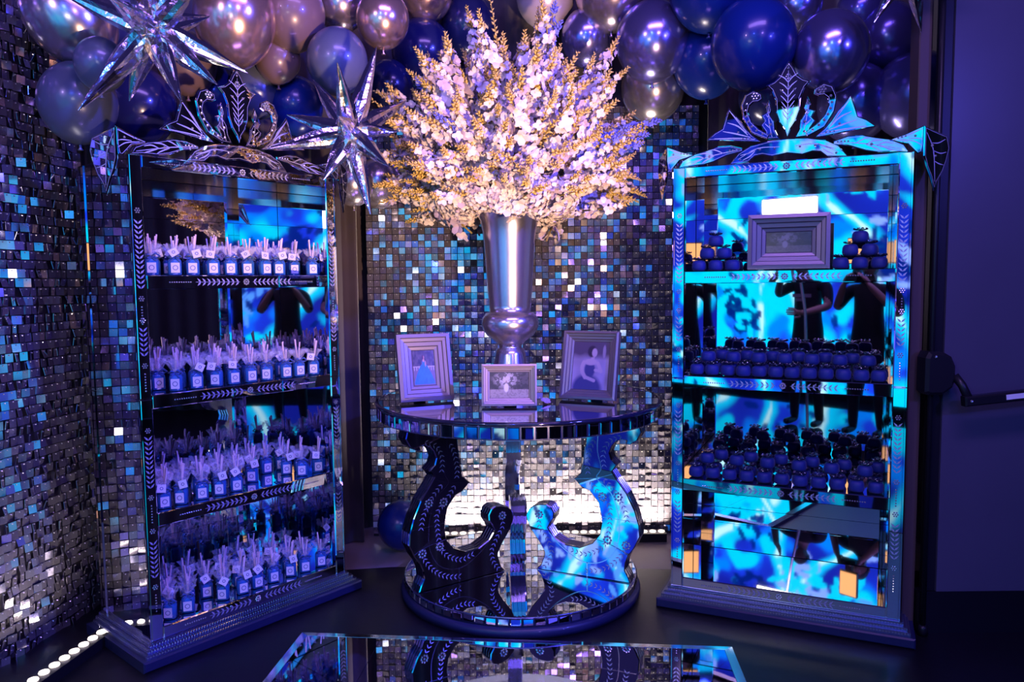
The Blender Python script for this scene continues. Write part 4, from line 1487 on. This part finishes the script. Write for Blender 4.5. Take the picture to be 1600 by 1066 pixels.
# ------------------------------------------------------------------ the side of the room behind the photographer (seen in the mirrors)
def paint_led(u, v):
    x, z = u * 8.2, v * 3.4
    n1 = vnoise(x, z, 0.9, 21) * 0.55 + vnoise(x, z, 2.2, 22) * 0.45
    n2 = vnoise(x, z, 6.0, 23)
    n3 = vnoise(x + z * 0.6, z - x * 0.6, 4.0, 24)
    c = np.zeros((*u.shape, 3)) + np.array([0.006, 0.012, 0.30])
    c = blend(c, (n1 - 0.33) * 3.5, (0.008, 0.04, 0.70))
    c = blend(c, (n1 * 0.7 + n2 * 0.3 - 0.50) * 10, (0.0, 0.20, 0.95))
    c = blend(c, (n1 * 0.6 + n3 * 0.4 - 0.56) * 12, (0.0, 0.60, 0.92))
    g = np.random.default_rng(5)
    # trunks of light, ragged edges
    for x0, sl, wd in ((0.3, 0.7, 0.12), (1.6, 0.55, 0.10), (2.7, 0.75, 0.16), (3.9, -0.2, 0.07), (4.5, 0.8, 0.16), (5.6, 0.12, 0.08), (6.3, 0.7, 0.13), (7.4, 0.5, 0.10)):
        t = np.abs(x - x0 - sl * z + 0.5 * (vnoise(z, x * 0 + x0, 1.6, 25) - 0.5)) / wd + 0.9 * (n2 - 0.5)
        c = blend(c, (1.7 - t) * 1.2, (0.0, 0.55, 0.95))
        c = blend(c, (0.50 - t) * 2.5, (0.50, 0.85, 0.95))
    cl = [(g.uniform(0, 8.2), g.uniform(0.2, 3.3), g.uniform(0.25, 0.6), g.integers(0, 5)) for _ in range(34)]
    for cx0, cz0, sp, kind in cl:
        col = [(0.0, 0.60, 0.92), (0.08, 0.30, 0.95), (0.0, 0.010, 0.16), (0.22, 0.36, 0.95), (0.0, 0.012, 0.2)][kind]
        for k in range(20):
            cx, cz = cx0 + g.normal(0, sp * 0.6), cz0 + g.normal(0, sp * 0.6)
            a = g.uniform(0, PI); L = g.uniform(0.07, 0.14); W = L * 0.45
            dx, dz = x - cx, z - cz
            p, q = dx * math.cos(a) + dz * math.sin(a), -dx * math.sin(a) + dz * math.cos(a)
            m = np.clip((1 - (p / L) ** 2 - (q / W) ** 2) * 3, 0, 1)
            c = blend(c, m * 0.95, col)
    return c


LED = empty('led_wall', (-2.5, -2.3, 0)); tag(LED, 'bright blue video wall showing foliage, seen reflected in the mirrors', 'video wall')
me = print_mesh('screen', 8.2, 3.4, 274, 114, paint_led, 'led_wall')
o = link('screen', me, LED); o.location = (0, 0.012, 0.12); o.rotation_euler = (0, 0, PI)
b = MB(); b.box(-4.2, 4.2, -0.12, 0.0, 0.006, 3.62); b.build('screen_housing', 'black_metal', LED)


def person(name_label, pts, edges, regions, head_at, face_dir, hair_m, extra=None):
    """one continuous skinned body; pts: name -> (x, y, z, radius); regions: list of (test, material index)"""
    names = list(pts)
    me = bpy.data.meshes.new('person')
    me.from_pydata([pts[k][:3] for k in names], [(names.index(a), names.index(c)) for a, c in edges], [])
    o = bpy.data.objects.new('skin_tmp', me); COL.objects.link(o)
    md = o.modifiers.new('skin', 'SKIN'); md.use_smooth_shade = True; md.branch_smoothing = 0.6
    for i, k in enumerate(names):
        r = pts[k][3]
        r = r if hasattr(r, '__len__') else (r, r)
        me.skin_vertices[0].data[i].radius = r
        me.skin_vertices[0].data[i].use_root = (k == 'pelvis')
    sb = o.modifiers.new('sub', 'SUBSURF'); sb.levels = 2; sb.render_levels = 2
    dg = bpy.context.evaluated_depsgraph_get()
    body = bpy.data.meshes.new_from_object(o.evaluated_get(dg))
    bpy.data.objects.remove(o)
    body.materials.clear()
    for m in ('black_shirt', 'trousers', 'skin', 'shoe'):
        body.materials.append(MATS[m])
    for p in body.polygons:
        p.use_smooth = True
        p.material_index = regions(p.center)
    root = link('person', body)
    # head: shaped shell with brow, nose, chin
    b = MB(); b.smooth = True
    seg, rings = 24, 18
    vs = []
    for i in range(rings + 1):
        t = -PI / 2 + PI * i / rings
        for k in range(seg):
            a = 2 * PI * k / seg
            x, y, z = math.cos(t) * math.sin(a), -math.cos(t) * math.cos(a), math.sin(t)
            wx = 0.076 * (1 - 0.22 * max(0, -z)); wy = 0.098 * (1 - 0.10 * max(0, -z)); wz = 0.118
            X, Y, Z = x * wx, y * wy, z * wz
            fr = max(0, -y)
            nose = math.exp(-((x / 0.16) ** 2 + ((z + 0.18) / 0.18) ** 2)) * fr
            Y -= 0.022 * nose
            for sx in (-1, 1):
                Y += 0.010 * math.exp(-(((x - sx * 0.38) / 0.17) ** 2 + ((z - 0.05) / 0.12) ** 2)) * fr
            Y -= 0.006 * math.exp(-((x / 0.3) ** 2 + ((z + 0.75) / 0.15) ** 2)) * fr
            Y += 0.004 * math.exp(-((x / 0.3) ** 2 + ((z + 0.50) / 0.05) ** 2)) * fr
            vs.append((X, Y, Z))
    fs = [(i * seg + k, i * seg + (k + 1) % seg, (i + 1) * seg + (k + 1) % seg, (i + 1) * seg + k) for i in range(rings) for k in range(seg)]
    b.add(vs, fs, True)
    for sx in (-1, 1):
        b.tube([(sx * 0.074, 0.0, 0.02), (sx * 0.086, 0.006, 0.026), (sx * 0.086, 0.008, -0.012), (sx * 0.074, 0.0, -0.026)], [0.006, 0.010, 0.009, 0.005], 6)
    hd = b.build('head', 'skin', root)
    hd.location = head_at; hd.rotation_euler = face_dir
    b = MB(); b.smooth = True
    vs = []
    for i in range(9):
        t = PI / 2 * i / 8
        for k in range(seg):
            a = 2 * PI * k / seg
            low = -0.35 + 0.75 * max(0, math.cos(a)) ** 0.5 if math.cos(a) > 0 else -0.35
            tt = PI / 2 - (PI / 2 - low) * (1 - i / 8) if False else low + (PI / 2 - low) * i / 8
            vs.append((0.081 * math.cos(tt) * math.sin(a), -0.102 * math.cos(tt) * math.cos(a) + 0.004, 0.124 * math.sin(tt) + 0.004))
    fs = [(i * seg + k, i * seg + (k + 1) % seg, (i + 1) * seg + (k + 1) % seg, (i + 1) * seg + k) for i in range(8) for k in range(seg)]
    b.add(vs, fs, True)
    b.build('hair', hair_m, hd)
    for sx in (-1, 1):
        b = MB(); b.M = Matrix.Translation((sx * 0.03, -0.079, 0.008)); b.lathe([(0.001, -0.008), (0.007, -0.005), (0.009, 0), (0.007, 0.005), (0.001, 0.008)], 8)
        b.build('eye', 'eye', hd)
    b = MB(); b.tube([(-0.022, -0.090, -0.058), (0, -0.095, -0.056), (0.022, -0.090, -0.058)], [0.002, 0.005, 0.002], 5); b.build('mouth', 'frame_paint_warm', hd)
    tag(root, name_label, 'person')
    return root


def hand(pts, edges, wrist, w, out, up, spread, s='l', curl=0.6):
    """palm and five fingers added to a body's skeleton"""
    out, up, spread = Vector(out).normalized(), Vector(up).normalized(), Vector(spread).normalized()
    W = Vector(w)
    p = W + out * 0.06
    pts[s + 'palm'] = (*p, (0.034, 0.017)); edges.append((wrist, s + 'palm'))
    for i, (off, L) in enumerate(((-0.030, 0.072), (-0.010, 0.082), (0.011, 0.078), (0.031, 0.062))):
        a = p + out * 0.042 + spread * off
        m = a + out * L * 0.5 + up * L * 0.18 * curl
        t = a + out * L * (0.62) + up * L * 0.62 * curl
        for nm, q, r in ((f'{s}k{i}', a, 0.0105), (f'{s}m{i}', m, 0.0095), (f'{s}t{i}', t, 0.0085)):
            pts[nm] = (*q, r)
        edges += [(s + 'palm', f'{s}k{i}'), (f'{s}k{i}', f'{s}m{i}'), (f'{s}m{i}', f'{s}t{i}')]
    a = W + out * 0.035 - spread * 0.045 + up * 0.012
    t = a + out * 0.035 - spread * 0.012 + up * 0.035
    pts[s + 'th1'] = (*a, 0.012); pts[s + 'th2'] = (*t, 0.010)
    edges += [(s + 'palm', s + 'th1'), (s + 'th1', s + 'th2')]


def body_points(cx, cy, h):
    """upright skeleton facing +y, height h"""
    k = h / 1.78
    P = {'pelvis': (cx, cy, 0.96 * k, (0.17, 0.125)), 'belly': (cx, cy + 0.01, 1.13 * k, (0.175, 0.125)), 'chest': (cx, cy + 0.01, 1.32 * k, (0.185, 0.125)), 'collar': (cx, cy, 1.46 * k, (0.11, 0.08)),
         'neck': (cx, cy + 0.015, 1.53 * k, 0.055), 'skull': (cx, cy + 0.03, 1.62 * k, 0.055)}
    E = [('pelvis', 'belly'), ('belly', 'chest'), ('chest', 'collar'), ('collar', 'neck'), ('neck', 'skull')]
    for s, sg in (('l', -1), ('r', 1)):
        P[s + 'hip'] = (cx + sg * 0.095, cy, 0.88 * k, 0.095); P[s + 'knee'] = (cx + sg * 0.12, cy + 0.02, 0.50 * k, 0.068); P[s + 'ankle'] = (cx + sg * 0.135, cy - 0.01, 0.095, 0.046); P[s + 'heel'] = (cx + sg * 0.135, cy - 0.02, 0.050, 0.038); P[s + 'toe'] = (cx + sg * 0.15, cy + 0.17, 0.042, 0.036)
        P[s + 'sh'] = (cx + sg * 0.19, cy, 1.425 * k, 0.068)
        E += [('pelvis', s + 'hip'), (s + 'hip', s + 'knee'), (s + 'knee', s + 'ankle'), (s + 'ankle', s + 'heel'), (s + 'heel', s + 'toe'), ('collar', s + 'sh')]
    return P, E


# photographer: stands behind the camera, both hands on it
CXp, CYp = 0.03, -0.34
P, E_ = body_points(CXp, CYp, 1.72)
for s, sg in (('l', -1), ('r', 1)):
    P[s + 'el'] = (CXp + sg * 0.27, CYp + 0.10, 1.20, 0.047)
    P[s + 'wr'] = (CXp + sg * 0.13 - 0.03, CYp + 0.215, 1.42, 0.031)
    E_ += [(s + 'sh', s + 'el'), (s + 'el', s + 'wr')]
    hand(P, E_, s + 'wr', P[s + 'wr'][:3], (-sg * 0.5, 0.3, 0.8), (-sg, 0.3, 0.2), (0, 1, 0), s, 0.7)
person('photographer in black shirt holding a camera, seen reflected in the mirrors', P, E_,
       lambda c: 3 if c.z < 0.10 else 1 if c.z < 0.95 else 2 if (c.z > 1.485 or (abs(c.x - CXp) > 0.17 and c.z < 1.22 and c.y > CYp + 0.03) or c.y > CYp + 0.14) else 0,
       (CXp, CYp + 0.05, 1.625), (0.0, 0, PI), 'hair')
# his camera
root = empty('photo_camera', (0, 0, EYE)); tag(root, 'black camera held up by the photographer, seen reflected', 'camera')
b = MB(); b.box(-0.068, 0.068, -0.150, -0.085, -0.048, 0.040, 0.0); b.box(-0.028, 0.028, -0.140, -0.085, 0.040, 0.066); b.build('camera_body', 'black_metal', root)
b = MB(); b.M = Matrix.Translation((0, -0.085, 0)) @ Matrix.Rotation(-PI / 2, 4, 'X'); b.lathe([(0.036, 0.0), (0.036, 0.03), (0.040, 0.032), (0.040, 0.062), (0.036, 0.064)], 20); b.build('lens', 'black_metal', root)

b = MB(); b.box(-0.03, 0.03, -0.140, -0.095, 0.067, 0.13); b.box(-0.085, 0.085, -0.135, -0.100, 0.130, 0.375); fl_ = b.build('flash_unit', 'black_metal', root)
b = MB(); b.box(-0.078, 0.078, -0.099, -0.097, 0.140, 0.365); b.build('flash_diffuser', 'warm_panel', fl_)

# assistant with a light on a pole
CXa, CYa = -0.62, -0.42
P, E_ = body_points(CXa, CYa, 1.78)
P['rel'] = (CXa + 0.26, CYa + 0.10, 1.22, 0.048); P['rwr'] = (CXa + 0.10, CYa + 0.27, 1.16, 0.032)
P['lel'] = (CXa - 0.30, CYa + 0.08, 1.33, 0.048); P['lwr'] = (CXa - 0.16, CYa + 0.27, 1.50, 0.032)
E_ += [('rsh', 'rel'), ('rel', 'rwr'), ('lsh', 'lel'), ('lel', 'lwr')]
hand(P, E_, 'rwr', P['rwr'][:3], (-0.7, 0.5, 0.1), (-0.1, 0.9, 0), (0, 0, 1), 'r', 0.9)
hand(P, E_, 'lwr', P['lwr'][:3], (0.6, 0.5, 0.3), (0.1, 0.9, 0), (0, 0, 1), 'l', 0.9)
per = person('assistant in black T-shirt holding a light pole, seen reflected in the mirrors', P, E_,
             lambda c: 3 if c.z < 0.10 else 1 if c.z < 0.95 else 2 if (c.z > 1.50 and abs(c.x - CXa) < 0.1 or c.y > CYa + 0.11) else 0,
             (CXa, CYa + 0.06, 1.67), (0.1, 0, PI + 0.15), 'hair')
b = MB(); b.box(-0.10, 0.10, 0.0, 0.002, 0.0, 0.035); b.box(-0.06, 0.04, 0.0, 0.002, -0.04, -0.01)
sp = b.build('shirt_print', 'shirt_print', per); sp.location = (CXa, CYa + 0.142, 1.31)
root = empty('softbox_light', (0, 0, 0)); tag(root, 'white softbox on a pole held by the assistant, seen reflected', 'lamp')
tgt = Vector((0.0, 3.6, 2.0)); sb_c = Vector((-0.72, -0.18, 2.22))
b = MB(); b.tube([(-0.40, -0.02, 0.05), (-0.47, -0.06, 1.18), (-0.56, -0.10, 1.56), (-0.70, -0.22, 2.15)], 0.014, 8); b.build('pole', 'steel', root)
Mx = Matrix.Translation(sb_c) @ (tgt - sb_c).to_track_quat('Y', 'Z').to_matrix().to_4x4()
b = MB(); b.M = Mx
b.add([(-0.28, 0, -0.15), (0.28, 0, -0.15), (0.28, 0, 0.15), (-0.28, 0, 0.15), (-0.06, -0.16, -0.05), (0.06, -0.16, -0.05), (0.06, -0.16, 0.05), (-0.06, -0.16, 0.05)],
      [(4, 5, 6, 7), (0, 4, 7, 3), (1, 2, 6, 5), (0, 1, 5, 4), (3, 7, 6, 2)], False)
b.build('softbox_shell', 'black_metal', root)
b = MB(); b.M = Mx; b.box(-0.27, 0.27, -0.002, 0.002, -0.14, 0.14); b.build('diffuser', 'softbox_face', root)

# warm video light on a stand
vl = Vector((0.98, -0.10, 0.74)); vt = Vector((-0.42, 3.5, 2.2))
root = empty('video_light', (0, 0, 0)); tag(root, 'warm video light on a stand, its orange panel seen reflected', 'lamp')
Mx = Matrix.Translation(vl) @ (vt - vl).to_track_quat('Y', 'Z').to_matrix().to_4x4()
b = MB(); b.M = Mx; b.box(-0.10, 0.10, -0.05, 0.0, -0.135, 0.135); b.build('lamp_housing', 'black_metal', root)
b = MB(); b.M = Mx; b.box(-0.088, 0.088, 0.0, 0.004, -0.12, 0.12); b.build('lamp_panel', 'warm_panel', root)
b = MB(); b.tube([vl + Vector((0, -0.03, -0.12)), (vl.x, vl.y - 0.03, 0.34)], 0.012, 8)
b.build('stand_pole', 'black_metal', root)
for k in range(3):
    a = 2 * PI * k / 3 + 0.5
    b = MB(); b.tube([(vl.x, vl.y - 0.03, 0.38), (vl.x + 0.35 * math.cos(a), vl.y - 0.03 + 0.35 * math.sin(a), 0.02)], 0.009, 6); b.build('stand_leg', 'black_metal', root)
dirv = (vt - vl).normalized()
sp = light('lamp_beam', 'SPOT', vl + dirv * 0.03, vt, WARM_SPOT, (1.0, 0.60, 0.36), spot_size=math.radians(42), spot_blend=0.85, shadow_soft_size=0.06)


# unseen par lamps added to tint the scene and make highlights
for i, (loc, tgt_, en, colr) in enumerate(ADDED_PARS):
    loc, tgt_ = Vector(loc), Vector(tgt_)
    root = empty('added_par', loc)
    tag(root, ['lavender', 'deep blue', 'violet', 'royal blue', 'dim blue'][i] + ' spot lamp added unseen overhead for coloured light', 'added lamp', 'added unseen lamps')
    q = (tgt_ - loc).to_track_quat('Z', 'Y').to_matrix().to_4x4()
    b = MB(); b.M = q; b.lathe([(0.05, -0.30), (0.085, -0.26), (0.10, -0.12), (0.105, 0.0), (0.098, 0.0), (0.09, -0.04)], 20, cap1=False); b.build('lamp_can', 'black_metal', root)
    b = MB(); b.M = q; b.box(-0.13, -0.115, -0.015, 0.015, -0.16, 0.05); b.box(0.115, 0.13, -0.015, 0.015, -0.16, 0.05); b.box(-0.13, 0.13, -0.015, 0.015, -0.32, -0.305); b.build('yoke', 'black_metal', root)['kind'] = 'stuff'
    d = bpy.data.lights.new('added_par_beam', 'SPOT'); d.energy = en; d.color = colr; d.spot_size = math.radians(62); d.spot_blend = 0.6; d.shadow_soft_size = 0.085
    lo = bpy.data.objects.new('added_par_beam', d); COL.objects.link(lo); lo.parent = root
    lo.rotation_euler = (tgt_ - loc).to_track_quat('-Z', 'Y').to_euler()
